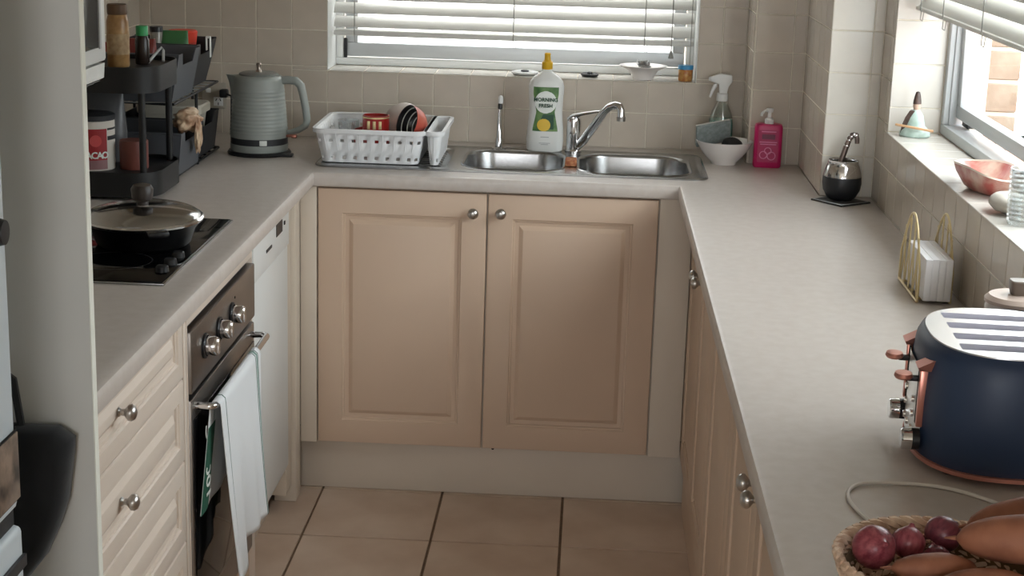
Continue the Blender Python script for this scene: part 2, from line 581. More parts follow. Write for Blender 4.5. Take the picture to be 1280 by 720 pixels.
for p, q_ in zip(outer, outer[1:] + outer[:1]):
    if abs(p[0] - q_[0]) > 1e-9 and abs(p[1] - q_[1]) > 1e-9:
        continue
    b.loft([[(p[0], p[1], H), (q_[0], q_[1], H)], [(p[0], p[1], H - 0.038), (q_[0], q_[1], H - 0.038)]], False, False, closed=False)
worktop = tag(b.build('worktop', M_top, None, True, 30), 'continuous U-shaped beige laminate worktop with rounded front edge', 'worktop')

# ------------------------------------------------------------------ cabinet fronts
def front_mesh(wd, ht, th=0.018, rail=0.065):
    """raised-panel front: lies in XZ, centred, its face towards -Y at y=0, its back at +th"""
    prof = [(0.0, th), (0.0, 0.004), (0.0015, 0.0012), (0.005, 0.0), (rail, 0.0), (rail + 0.002, 0.0035), (rail + 0.006, 0.0042), (rail + 0.0075, 0.0085), (rail + 0.018, 0.0095), (rail + 0.028, 0.0025), (rail + 0.030, 0.0018)]
    rings = []
    for i, dd in prof:
        a, c = wd / 2 - i, ht / 2 - i
        rings.append([(-a, dd, -c), (a, dd, -c), (a, dd, c), (-a, dd, c)])
    return MB().loft(rings).mesh('front', True, 24)

KNOB = MB().lathe([(0.0, 0.030), (0.006, 0.0297), (0.0115, 0.027), (0.0145, 0.022), (0.0140, 0.017), (0.010, 0.013), (0.0062, 0.010), (0.0055, 0.004), (0.0075, 0.0015), (0.0085, 0.0)], seg=20, M=axis_to((0, -1, 0))).mesh('knob')
KNOB.materials.append(M_nickel)

def front(parent, name, wd, ht, loc, m, knob=None, rail=0.065):
    o = link(name, front_mesh(wd, ht, rail=rail), m, parent, loc)
    if knob:
        k = link('knob', KNOB, None, o, (knob[0], 0, knob[1]))
    return o

# sink cabinet under the back window
c = thing('sink_cabinet', 'cream double-door cabinet under the sink with two round nickel knobs', 'cabinet', (0, -0.585, 0))
b = MB()
b.box(-0.040, 0.994, 0.019, 0.035, 0.152, 0.861)
b.box(0.006, 0.905, 0.036, 0.58, 0.152, 0.70)
b.build('carcass', M_carcass, c, False)
b = MB().box(-0.040, 0.004, 0.0, 0.0188, 0.150, 0.861, 0.0015)
b.build('filler_panel', M_carcass, c)
b = MB().box(0.907, 0.994, 0.0, 0.0188, 0.150, 0.861, 0.0015)
b.build('filler_panel', M_carcass, c)
kk = MB().box(-0.050, 1.04, 0.052, 0.068, 0.001, 0.150, 0.001).build('kickboard', M_carcass, c)
MB().lathe([(0.0, 0.0006), (0.0035, 0.0005), (0.004, 0.0)], seg=12, M=T(0.484, 0.052, 0.135) @ axis_to((0, -1, 0))).build('screw_hole', M_dark, kk)
front(c, 'door', 0.4465, 0.704, (0.2305, 0, 0.5045), M_door, (0.1885, 0.3015))
front(c, 'door', 0.4465, 0.704, (0.6805, 0, 0.5045), M_door, (-0.1885, 0.3035))

# left run: faces look to +X.  local x runs with world y
def left_unit(name, label, cat, y0, y1):
    return thing(name, label, cat, (-0.044, (y0 + y1) / 2, 0), R(90))

FX = -0.044
# corner post and dishwasher
dw = left_unit('dishwasher', 'white slimline dishwasher with small display between oven and corner', 'dishwasher', -1.185, -0.742)
hw = 0.2195
MB().box(-hw, hw, 0.016, 0.55, 0.11, 0.855, 0.002).build('body', M_white, dw)
MB().box(-hw, hw, 0.0, 0.0155, 0.14, 0.735, 0.003).build('door', M_white, dw)
cp = MB().box(-hw, hw, -0.004, 0.0155, 0.738, 0.853, 0.003).build('control_panel', M_white, dw)
MB().box(0.05, 0.125, -0.0055, -0.0035, 0.792, 0.822).build('display', M_black, cp)
MB().box(0.150, 0.160, -0.0065, -0.0035, 0.802, 0.812, 0.001).build('button', M_black, cp)
MB().box(-0.075, -0.010, -0.0055, -0.0035, 0.780, 0.787).build('handle_slot', M_dgrey, cp)
MB().box(-hw, hw, 0.055, 0.07, 0.001, 0.108).build('kickboard', M_carcass, dw)
cpst = tag(MB().box(-0.100, -0.0405, -0.655, -0.5855, 0.001, 0.861, 0.002).build('corner_post', M_carcass), 'ivory corner panel standing between dishwasher and sink cabinet', 'panel')
tag(MB().box(-0.100, -0.052, -0.740, -0.657, 0.05, 0.861, 0.0015).build('filler_strip', M_carcass), 'narrow ivory filler strip closing the gap beside the dishwasher', 'panel')

# oven
ov = left_unit('built_in_oven', 'dark steel built-in oven with three knobs under the black cooktop', 'oven', -1.795, -1.190)
hw = 0.2985
MB().box(-hw, hw, 0.012, 0.54, 0.17, 0.80, 0.002).build('housing', M_dgrey, ov)
fp = MB().box(-hw, hw, -0.008, 0.0115, 0.668, 0.793, 0.003).build('control_panel', M_dsteel, ov)
for kx in (-0.19, -0.065, 0.055):
    k = MB().lathe([(0.0, 0.0), (0.026, 0.0), (0.026, 0.004), (0.021, 0.006)], seg=24, M=T(kx, -0.008, 0.737) @ axis_to((0, -1, 0))).build('knob', M_black, fp)
    kb = MB().lathe([(0.019, 0.004), (0.0195, 0.022), (0.018, 0.026), (0.0, 0.0265)], seg=24, M=T(kx, -0.008, 0.737) @ axis_to((0, -1, 0)))
    kb.box(-0.004, 0.004, -0.016, 0.016, 0.022, 0.031, 0.002, M=T(kx, -0.008, 0.737) @ axis_to((0, -1, 0)))
    kb.build('knob_cap', M_chrome, k)
MB().lathe([(0.0, 0.0015), (0.003, 0.001), (0.003, 0.0)], seg=12, M=T(0.09, -0.008, 0.765) @ axis_to((0, -1, 0))).build('indicator_lamp', M_dark, fp)
od = MB().box(-hw, hw, -0.006, 0.0115, 0.185, 0.655, 0.003).build('door', M_dsteel, ov)
MB().box(-hw + 0.012, hw - 0.012, -0.0085, -0.0055, 0.20, 0.612, 0.001).build('door_glass', M_bglass, od)
hz = 0.634
pts = [(-0.262, -0.006, hz)] + [(-0.262 + 0.014 * (1 - math.cos(t * math.pi / 12)), -0.030 - 0.014 * math.sin(t * math.pi / 12), hz) for t in range(0, 7)]
pts2 = [(-p[0], p[1], p[2]) for p in reversed(pts)]
MB().tube(pts + pts2, 0.0075, 10).build('handle', M_chrome, od)
MB().box(-hw, hw, 0.004, 0.0115, 0.10, 0.17, 0.001).build('vent_strip', M_dsteel, ov)
# oven cabinet boards round the oven
b = MB()
b.box(-0.3055, -0.2998, -0.001, 0.54, 0.001, 0.861, 0.001)
b.box(0.2998, 0.3055, -0.001, 0.54, 0.001, 0.861, 0.001)
b.box(-0.2995, 0.2995, -0.001, 0.50, 0.806, 0.861, 0.001)
oc = thing('oven_cabinet', 'cream surround boards of the oven between drawers and dishwasher', 'cabinet', (-0.044, -1.4925, 0), R(90))
b.build('surround', M_draw, oc)
MB().box(-0.2990, 0.2990, 0.012, 0.03, 0.001, 0.165, 0.001).build('kickboard', M_door, oc)

# drawer unit
du = left_unit('drawer_unit', 'cream four-drawer cabinet with raised panels beside grey tall panel', 'cabinet', -2.503, -1.801)
hw = 0.351
MB().box(-hw, hw, 0.019, 0.55, 0.12, 0.861, 0.001).build('carcass', M_draw, du)
MB().box(-hw, hw, 0.06, 0.075, 0.001, 0.118).build('kickboard', M_carcass, du)
MB().box(0.332, hw, 0.0, 0.0185, 0.12, 0.861, 0.001).build('filler_panel', M_draw, du)
zs = [(0.712, 0.858), (0.545, 0.709), (0.378, 0.542), (0.125, 0.375)]
for z0, z1 in zs:
    front(du, 'drawer', 0.676, z1 - z0, (-0.009, 0, (z0 + z1) / 2), M_draw, (-0.09, 0.0), rail=0.036)

# right run: faces look to -X
def right_unit(name, label, y0, y1):
    return thing(name, label, 'cabinet', (0.995, (y0 + y1) / 2, 0), R(-90))
def right_cabinet(label, y0, y1, split):
    c = right_unit('base_cabinet', label, y0, y1)
    w_ = (y1 - y0)
    MB().box(-w_ / 2 + 0.0005, w_ / 2 - 0.0005, 0.019, 0.43, 0.152, 0.861).build('carcass', M_carcass, c, False)
    MB().box(-w_ / 2 + 0.0005, w_ / 2 - 0.0005, 0.012, 0.027, 0.001, 0.150).build('kickboard', M_door, c)
    ym = (y0 + y1) / 2
    for a, e, side in ((y0, split, 1), (split, y1, -1)):
        wd = e - a - 0.003
        lx = -((a + e) / 2 - ym)
        # local +x runs to world -y
        k = (-side * (wd / 2 - 0.034), 0.2475)
        front(c, 'door', wd, 0.704, (lx, 0, 0.5045), M_door, k)
    return c
right_cabinet('cream double-door base cabinet of the right run next to sink corner', -1.440, -0.588, -1.014)
c = right_unit('base_cabinet', 'cream knobless single-door base cabinet of the right run below the napkin holder', -1.952, -1.443)
MB().box(-0.254, 0.254, 0.019, 0.43, 0.152, 0.861).build('carcass', M_carcass, c, False)
MB().box(-0.254, 0.254, 0.012, 0.027, 0.001, 0.150).build('kickboard', M_door, c)
front(c, 'door', 0.506, 0.704, (0, 0, 0.5045), M_door)
right_cabinet('cream double-door base cabinet of the right run below the navy toaster', -2.838, -1.955, -2.396)
right_cabinet('cream double-door base cabinet of the right run below the vegetable basket', -3.49, -2.841, -3.165)

# ------------------------------------------------------------------ tall panel and fridge
tp = thing('tall_panel', 'tall grey laminate panel with pale edge strip beside the drawers', 'panel', (0, -2.508, 0))
MB().box(XL + 0.001, -0.001, -0.018, 0.0, 0.001, 2.2).build('board', M_panel, tp, False)
MB().box(-0.0008, 0.0008, -0.018, 0.0, 0.001, 2.2).build('edge_strip', M_edge, tp, False)

fr = thing('refrigerator', 'pale blue-white refrigerator with photo magnet standing before the grey panel', 'refrigerator', (-0.036, -3.10, 0))
M_fridge = mat('pale_blue_enamel', srgb(205, 214, 220), 0.3)
MB().box(-0.56, -0.06, -0.345, 0.345, 0.02, 1.75, 0.006).build('body', M_fridge, fr)
MB().box(-0.055, 0.0, -0.352, 0.352, 0.815, 1.76, 0.010, 3).build('door', M_fridge, fr)
d2 = MB().box(-0.055, 0.004, -0.352, 0.352, 0.08, 0.792, 0.010, 3).build('freezer_door', M_fridge, fr)
MB().box(-0.050, -0.006, -0.345, 0.345, 0.7925, 0.8145).build('gasket', M_dgrey, fr)
MB().box(0.0045, 0.010, -0.30, 0.345, 0.735, 0.752, 0.001).build('handle_groove', M_dgrey, d2)
M_photo = mat('photo_print', srgb(150, 130, 115), 0.35, c2=srgb(45, 42, 42), vscale=26)
ph = tag(MB().box(-0.0345, -0.032, -2.835, -2.752, 0.832, 0.925, 0.0008).build('photo_magnet', M_photo), 'square photo magnet with dark edge on the fridge door', 'magnet')
MB().box(-0.0352, -0.0346, -2.838, -2.749, 0.829, 0.928).build('border', M_dark, ph)
tag(MB().lathe([(0.0, 0.008), (0.016, 0.007), (0.018, 0.0), (0.0, 0.0)], seg=20, M=T(-0.0355, -2.772, 1.20) @ axis_to((1, 0, 0))).build('round_magnet', M_black), 'black round magnet on the upper fridge door', 'magnet')

# black bag hanging in the gap between fridge and panel
M_blackcloth = mat('black_cloth', srgb(22, 23, 25), 0.9, var=0.3, vscale=30, bump=0.3, bscale=50, sheen=0.2)
bagp = [(-0.24, 0.862), (-0.045, 0.862), (-0.022, 0.846), (-0.024, 0.82), (-0.034, 0.75), (-0.047, 0.71), (-0.07, 0.66), (-0.10, 0.62), (-0.26, 0.62)]
b = MB()
rings = []
cxb, czb = -0.14, 0.75
for dy, sc in ((0.0, 0.93), (-0.012, 1.0), (-0.03, 1.0), (-0.045, 0.95), (-0.052, 0.82)):
    rings.append([(cxb + (x - cxb) * sc, -2.529 + dy, czb + (z - czb) * sc) for x, z in bagp])
b.loft(rings)
bag = tag(b.build('cloth_bag', M_blackcloth, None, True, 60), 'black cloth bag hanging on the grey panel beside the fridge', 'bag')
MB().tube([(-0.10, -2.55, 0.858), (-0.11, -2.548, 0.93), (-0.16, -2.54, 0.965), (-0.21, -2.548, 0.93), (-0.22, -2.55, 0.858)], 0.006, 6).build('strap', M_blackcloth, bag)
hk = MB().tube([(-0.16, -2.5265, 0.985), (-0.16, -2.535, 0.98), (-0.16, -2.55, 0.957), (-0.16, -2.556, 0.968)], 0.0025, 6)
hk.box(-0.168, -0.152, -2.5295, -2.5265, 0.965, 1.0, 0.001)
tag(hk.build('wall_hook', M_nickel), 'small metal hook on the grey panel holding the black bag', 'hook')

def blind_mat(name, c, tr=0.35):
    m = bpy.data.materials.new(name)
    m.use_nodes = True
    nt = m.node_tree
    p = nt.nodes['Principled BSDF']
    p.inputs['Base Color'].default_value = (*c, 1)
    p.inputs['Roughness'].default_value = 0.45
    t = nt.nodes.new('ShaderNodeBsdfTranslucent')
    t.inputs['Color'].default_value = (*c, 1)
    mx = nt.nodes.new('ShaderNodeMixShader')
    mx.inputs['Fac'].default_value = tr
    nt.links.new(p.outputs[0], mx.inputs[1])
    nt.links.new(t.outputs[0], mx.inputs[2])
    nt.links.new(mx.outputs[0], nt.nodes['Material Output'].inputs['Surface'])
    return m
M_slat = blind_mat('white_translucent_slat', srgb(228, 227, 222), 0.15)

def venetian(root, axis_len, pos, n, z0, pitch, width, tilt, along, thick=0.0022, crown=0.0045):
    """slats as single parts; along='x' or 'y'; pos = fixed coordinate; tilt in radians, inner edge down"""
    prof = []
    k = 6
    for i in range(k + 1):
        t = -1 + 2 * i / k
        prof.append((t * width / 2, crown * (1 - t * t)))
    top = prof
    bot = [(a, c - thick) for a, c in reversed(prof)]
    poly = [(a * math.cos(tilt) - c * math.sin(tilt), a * math.sin(tilt) + c * math.cos(tilt)) for a, c in top + bot]
    m = MB()
    if along == 'x':
        m.loft([[(axis_len[0], a, c) for a, c in poly], [(axis_len[1], a, c) for a, c in poly]])
    else:
        m.loft([[(a, axis_len[0], c) for a, c in poly], [(a, axis_len[1], c) for a, c in poly]])
    me = m.mesh('slat', True, 50)
    me.materials.append(M_slat)
    for i in range(n):
        o = bpy.data.objects.new('slat', me)
        col.objects.link(o)
        o.parent = root
        o.location = (0, pos, z0 + i * pitch) if along == 'x' else (pos, 0, z0 + i * pitch)

# ------------------------------------------------------------------ back window blind
bl = thing('venetian_blind', 'white venetian blind half closed in the window above the sink', 'blind', (0, 0, 0))
bx0, bx1 = WX0 + 0.008, WX1 - 0.008
BY = 0.075
ZB = 1.196
MB().box(bx0, bx1, BY - 0.026, BY + 0.026, ZB, ZB + 0.016, 0.004).build('bottom_rail', M_slat, bl)
venetian(bl, (bx0, bx1), BY, 18, ZB + 0.040, 0.0405, 0.050, R(34), 'x')
MB().box(bx0, bx1, BY - 0.028, BY + 0.028, 1.975, WZ1 - 0.002, 0.003).build('head_rail', M_slat, bl)
for cx in (0.010, 0.480, 0.866):
    m = MB()
    m.tube([(cx, BY - 0.0285, ZB + 0.004), (cx, BY - 0.031, 1.98)], 0.0014, 6)
    m.tube([(cx, BY + 0.0285, ZB + 0.004), (cx, BY + 0.031, 1.98)], 0.0014, 6)
    m.tube([(cx, BY - 0.0285, ZB + 0.004), (cx + 0.002, BY - 0.03, ZB - 0.018), (cx + 0.008, BY - 0.03, ZB - 0.02), (cx + 0.008, BY - 0.0285, ZB + 0.002)], 0.0011, 6)
    m.build('ladder_cord', M_cord, bl)
wd_ = MB().tube([(0.944, 0.030, 1.185), (0.944, 0.034, 1.98)], 0.0016, 6).build('pull_cord', M_cord, bl)
MB().lathe([(0.0, 0.022), (0.003, 0.021), (0.0075, 0.004), (0.0075, 0.0), (0.0, 0.0)], seg=14, M=T(0.944, 0.030, 1.163)).build('tassel', M_cord, wd_)
MB().tube([(1.000, 0.030, 1.135), (1.001, 0.034, 1.98)], 0.0014, 6).build('tilt_cord', M_cord, bl)

# ------------------------------------------------------------------ right window blind
br = thing('venetian_blind', 'white venetian blind pulled half up in the side window above the toaster', 'blind', (0, 0, 0))
by0, by1 = RY0 + 0.01, RY1 - 0.012
ZB2 = 1.385
MB().box(1.477, 1.527, by0, by1, ZB2, ZB2 + 0.010, 0.003).build('bottom_rail', M_slat, br)
venetian(br, (by0, by1), 1.502, 16, ZB2 + 0.026, 0.0375, 0.050, R(42), 'y')
MB().box(1.474, 1.530, by0, by1, 2.0, RZ1 - 0.002, 0.003).build('head_rail', M_slat, br)
for cy in (-0.90, -1.15, -1.52, -2.05, -2.45):
    m = MB()
    m.tube([(1.472, cy, ZB2 + 0.004), (1.470, cy, 2.005)], 0.0013, 6)
    m.tube([(1.532, cy, ZB2 + 0.004), (1.534, cy, 2.005)], 0.0013, 6)
    m.tube([(1.474, cy, ZB2 + 0.004), (1.472, cy - 0.006, ZB2 - 0.016), (1.474, cy - 0.022, ZB2 - 0.018), (1.475, cy - 0.026, ZB2 + 0.002)], 0.0011, 6)
    m.build('ladder_cord', M_cord, br)

# ------------------------------------------------------------------ sink
sk = thing('kitchen_sink', 'stainless steel double-bowl sink with drainer set in the worktop', 'sink', (0, 0, H))
o_ = rrect(SNK[0], SNK[1], SNK[2], SNK[3], 0.045, 6)
o2 = rrect(SNK[0] + 0.006, SNK[1] - 0.006, SNK[2] + 0.006, SNK[3] - 0.006, 0.04, 6)
o3 = rrect(SNK[0] + 0.020, SNK[1] - 0.020, SNK[2] + 0.020, SNK[3] - 0.020, 0.03, 6)
bA = (0.376, 0.646, -0.470, -0.165)
bB = (0.690, 0.990, -0.482, -0.165)
hA, hB = rrect(*bA, 0.075, 8), rrect(*bB, 0.085, 8)
dr = rrect(0.03, 0.335, -0.47, -0.15, 0.03, 6)
b = MB()
b.loft([ring(o_, 0.0004), ring(o_, 0.003), ring(o2, 0.006), ring(o3, 0.003)], False, False)
b.sheet(o3, [hA, hB, dr], 0.003)
b.build('deck', M_steel, sk)
def ins(q, d):
    return (q[0] + d, q[1] - d, q[2] + d, q[3] - d)
for q, r in ((bA, 0.075), (bB, 0.085)):
    m = MB()
    rs = [ring(rrect(*ins(q, -0.008), r + 0.008, 8), 0.0035), ring(rrect(*ins(q, -0.005), r + 0.005, 8), 0.006), ring(rrect(*q, r, 8), 0.004)]
    for dd, z in ((0.002, -0.004), (0.006, -0.10), (0.012, -0.130), (0.022, -0.142), (0.045, -0.147)):
        rs.append(ring(rrect(*ins(q, dd), max(r - dd * 0.5, 0.03), 8), z))
    m.loft(rs, False, True)
    bw = m.build('bowl', M_steel, sk, True, 60)
    xc, yc = (q[0] + q[1]) / 2, (q[2] + q[3]) / 2
    MB().lathe([(0.0, 0.0005), (0.018, 0.0005), (0.022, 0.003), (0.036, 0.002), (0.038, 0.0)], c=(xc, yc, -0.146), seg=24).build('drain', M_chrome, bw)
m = MB()
m.loft([ring(dr, 0.003), ring(rrect(*ins((0.03, 0.335, -0.47, -0.15), 0.006), 0.026, 6), -0.001)], False, True)
for k in range(8):
    y = -0.43 + k * 0.033
    m.box(0.05, 0.315, y, y + 0.010, -0.0015, 0.0022, 0.0015, 1)
m.build('drainer', M_steel, sk)

# mixer tap
tpx = thing('mixer_tap', 'chrome lever mixer tap behind the sink bowls', 'tap', (0.670, -0.130, H + 0.0035))
MB().lathe([(0.024, 0.0), (0.024, 0.004), (0.0205, 0.008), (0.020, 0.05), (0.0210, 0.088), (0.019, 0.098), (0.012, 0.103), (0.0, 0.104)], seg=28).build('body', M_chrome, tpx)
sp = [(0.012, -0.004, 0.016), (0.030, -0.02, 0.038), (0.058, -0.045, 0.085), (0.085, -0.068, 0.128), (0.100, -0.080, 0.144), (0.116, -0.092, 0.150), (0.126, -0.099, 0.148), (0.131, -0.103, 0.138), (0.132, -0.104, 0.118)]
spo = MB().tube(sp, 0.010, 14, radii=[0.012, 0.0135, 0.0125, 0.0115, 0.0115, 0.0115, 0.0115, 0.011, 0.011]).build('spout', M_chrome, tpx)
MB().lathe([(0.012, 0.0), (0.0125, 0.012), (0.0, 0.012)], c=(0.132, -0.104, 0.108), seg=16).build('aerator', M_nickel, spo)
lv = MB()
lv.tube([(-0.012, 0.0, 0.094), (0.0, -0.006, 0.104), (0.030, -0.022, 0.114), (0.060, -0.038, 0.122), (0.080, -0.050, 0.126)], 0.008, 10, radii=[0.016, 0.013, 0.009, 0.0075, 0.006], flat=0.6)
lv.build('lever', M_chrome, tpx)
# slim filter tap
ft = thing('filter_tap', 'slim chrome water filter tap with white tip left of the dish soap', 'tap', (0.456, -0.132, H + 0.0035))
MB().lathe([(0.020, 0.0), (0.020, 0.004), (0.011, 0.007), (0.010, 0.030), (0.008, 0.034), (0.0065, 0.075), (0.0045, 0.115), (0.0, 0.115)], seg=20).build('stem', M_chrome, ft)
MB().lathe([(0.0, 0.0), (0.0065, 0.001), (0.0065, 0.014), (0.005, 0.017), (0.0, 0.017)], c=(0.001, 0, 0.115), seg=16).build('collar', M_black, ft)
MB().lathe([(0.0, 0.0), (0.0068, 0.0), (0.0075, 0.006), (0.0068, 0.018), (0.004, 0.022), (0.0, 0.023)], c=(0.002, 0, 0.132), seg=16).build('tip', M_wplastic, ft)

# dish soap bottle
so = thing('dish_soap_bottle', 'white dish soap bottle with yellow cap and green lemon label', 'bottle', (0.588, -0.128, H + 0.0035))
secs = [(0.0, 0.046, 0.028), (0.004, 0.051, 0.031), (0.03, 0.0535, 0.033), (0.07, 0.051, 0.032), (0.115, 0.0475, 0.030), (0.155, 0.049, 0.031), (0.185, 0.0505, 0.031), (0.200, 0.047, 0.029), (0.212, 0.037, 0.025), (0.222, 0.022, 0.018), (0.228, 0.0145, 0.0145), (0.236, 0.0135, 0.0135)]
b = MB()
b.loft([ring(superell(a_, c_, 2.6, 40), z) for z, a_, c_ in secs])
b.build('bottle', mat('milky_white_plastic', srgb(226, 226, 222), 0.3), so)
cp = MB().lathe([(0.0145, 0.0), (0.0155, 0.002), (0.0155, 0.020), (0.011, 0.024), (0.009, 0.028), (0.0085, 0.040), (0.0095, 0.043), (0.007, 0.046), (0.0, 0.046)], c=(0, 0, 0.234), seg=24).build('cap', mat('yellow_plastic', srgb(218, 170, 30), 0.35), so)
M_lgreen = mat('label_green', srgb(62, 104, 58), 0.4, c2=srgb(120, 150, 92), vscale=30)
M_dkgreen = mat('label_dark_green', srgb(28, 74, 52), 0.4)
M_lwhite = mat('label_white', srgb(235, 238, 232), 0.4)
M_lemon = mat('label_lemon', srgb(226, 186, 60), 0.4)
def sec_at(z):
    for (z0, a0, c0), (z1, a1, c1) in zip(secs, secs[1:]):
        if z0 <= z <= z1:
            t = (z - z0) / (z1 - z0)
            return a0 + t * (a1 - a0), c0 + t * (c1 - c0)
def patch(fn, off, zlo, zhi, nz=12, nx=12):
    """curved label patch on the bottle front; fn(z) gives x range"""
    rs = []
    for i in range(nz + 1):
        z = zlo + (zhi - zlo) * i / nz
        x0_, x1_ = fn(z)
        a_, c_ = sec_at(z)
        row = []
        for j in range(nx + 1):
            x = x0_ + (x1_ - x0_) * j / nx
            y = -c_ * max(0.0, 1 - abs(x / a_) ** 2.6) ** (1 / 2.6) - off
            row.append((x, y, z))
        rs.append(row)
    t = MB().loft(rs, False, False, closed=False)
    return t
lab = patch(lambda z: (-0.036 + (0.012 if 0.105 < z < 0.13 else 0.0) * 0 + 0.010 * max(0, 1 - abs(z - 0.115) / 0.05), 0.036 - 0.010 * max(0, 1 - abs(z - 0.115) / 0.05)), 0.0005, 0.060, 0.186, 20).build('label', M_lgreen, so)
patch(lambda z: (-0.031 * math.sqrt(max(0.0, 1 - ((z - 0.143) / 0.032) ** 2)) - 1e-4, 0.031 * math.sqrt(max(0.0, 1 - ((z - 0.143) / 0.032) ** 2)) + 1e-4), 0.0011, 0.1112, 0.1748, 16).build('label_oval', M_lwhite, lab)
patch(lambda z: (-0.020 + 0.012 * max(0, (z - 0.08) / 0.025), 0.024), 0.0010, 0.066, 0.108, 8).build('label_leaf', M_dkgreen, lab)
patch(lambda z: (-0.004 - 0.019 * math.sqrt(max(0.0, 1 - ((z - 0.078) / 0.018) ** 2)) - 1e-4, -0.004 + 0.019 * math.sqrt(max(0.0, 1 - ((z - 0.078) / 0.018) ** 2)) + 1e-4), 0.0016, 0.0605, 0.0955, 12).build('label_lemon', M_lemon, lab)
for body, sz, z in (('MORNING', 0.0145, 0.150), ('FRESH', 0.0145, 0.133)):
    link('lettering', text_mesh(body, sz, 0.0003, bold=0.0004), M_dkgreen, lab, (0, -0.0335, z), (R(90), 0, 0))
m = MB()
m.box(-0.012, 0.012, -0.0335, -0.0332, 0.043, 0.0445)
m.box(-0.016, 0.016, -0.0345, -0.0342, 0.026, 0.0272)
m.box(-0.010, 0.010, -0.0345, -0.0342, 0.022, 0.0232)
m.build('small_print', mat('print_grey', srgb(150, 150, 150), 0.5), so)

# sponge on the divider between the bowls
spg = tag(MB().box(-0.016, 0.016, -0.028, 0.028, 0.0, 0.018, 0.004, 2, M=T(0.668, -0.36, H + 0.0036)).build('sponge', mat('orange_sponge', srgb(196, 140, 96), 0.9, c2=srgb(150, 74, 52), vscale=70, bump=0.6, bscale=200)), 'small orange-brown sponge on the divider between the sink bowls', 'sponge')

# ------------------------------------------------------------------ dish rack and dishes
RK = (0.138, -0.310, H + 0.0062)
rk = thing('dish_rack', 'white slotted plastic dish rack standing on the sink drainer', 'dish rack', RK)
M_rack = mat('rack_white_plastic', srgb(232, 233, 234), 0.35)
def basket_wall(x0, x1, y0, y1, h, flare, r, slots, name, parent):
    n = 8
    peri = []
    def at_level(z):
        f = flare * z / h
        return rrect(x0 - f, x1 + f, y0 - f, y1 + f, r, 3)
    # dense perimeter: subdivide straight runs
    def dens(poly):
        out = []
        k = len(poly)
        for i in range(k):
            p, q_ = poly[i], poly[(i + 1) % k]
            L = math.dist(p, q_)
            s_ = max(1, round(L / 0.0095)) if L > 0.03 else 1
            for j in range(s_):
                out.append((p[0] + (q_[0] - p[0]) * j / s_, p[1] + (q_[1] - p[1]) * j / s_))
        return out
    base = dens(at_level(0))
    cxm, cym = (x0 + x1) / 2, (y0 + y1) / 2
    levels = [0.0, 0.008, 0.017, 0.030, h * 0.62, h * 0.72, h]
    t = bmesh.new()
    rows = []
    for z in levels:
        f = flare * z / h
        kx, ky = (x1 - x0 + 2 * f) / (x1 - x0), (y1 - y0 + 2 * f) / (y1 - y0)
        rows.append([t.verts.new((cxm + (x - cxm) * kx, cym + (y - cym) * ky, z)) for x, y in base])
    nb = len(base)
    for li in range(len(rows) - 1):
        for i in range(nb):
            if li in slots and (i % slots[li]) == 1:
                continue
            j = (i + 1) % nb
            t.faces.new((rows[li][i], rows[li][j], rows[li + 1][j], rows[li + 1][i]))
    t.faces.new(list(reversed(rows[0])))
    bmesh.ops.recalc_face_normals(t, faces=t.faces[:])
    o = MB().merge(t).build(name, M_rack, parent, True, 40)
    sol = o.modifiers.new('thickness', 'SOLIDIFY')
    sol.thickness = 0.0022
    sol.offset = 0
    # vertical ribs on the outside
    m = MB()
    for i in range(0, nb, 3):
        p0, p1 = rows_pos(base, i, cxm, cym, x0, x1, y0, y1, 0, flare, h, 0.032), rows_pos(base, i, cxm, cym, x0, x1, y0, y1, 0, flare, h, h - 0.008)
        MB().tube([p0, p1], 0.0018, 6).build('rib', M_rack, o)
    # rim
    rp = rrect(x0 - flare, x1 + flare, y0 - flare, y1 + flare, r + 0.004, 4)
    ro = rrect(x0 - flare - 0.009, x1 + flare + 0.009, y0 - flare - 0.009, y1 + flare + 0.009, r + 0.012, 4)
    MB().loft([ring(rp, h), ring(rp, h + 0.003), ring(ro, h + 0.003), ring(ro, h - 0.008), ring(rrect(x0 - flare - 0.006, x1 + flare + 0.006, y0 - flare - 0.006, y1 + flare + 0.006, r + 0.009, 4), h - 0.008), ring(rrect(x0 - flare - 0.006, x1 + flare + 0.006, y0 - flare - 0.006, y1 + flare + 0.006, r + 0.009, 4), h)], False, False, loop=True).build('rim', M_rack, o)
    return o
def rows_pos(base, i, cxm, cym, x0, x1, y0, y1, li, flare, h, z):
    f = flare * z / h
    kx, ky = (x1 - x0 + 2 * f) / (x1 - x0), (y1 - y0 + 2 * f) / (y1 - y0)
    x, y = base[i]
    return (cxm + (x - cxm) * kx, cym + (y - cym) * ky, z)
basket_wall(-0.142, 0.118, -0.150, 0.138, 0.088, 0.016, 0.02, {1: 3, 4: 3}, 'tray', rk)
basket_wall(0.134 + 0.018, 0.172, -0.146, 0.134, 0.088, 0.010, 0.012, {1: 4}, 'cutlery_caddy', rk)

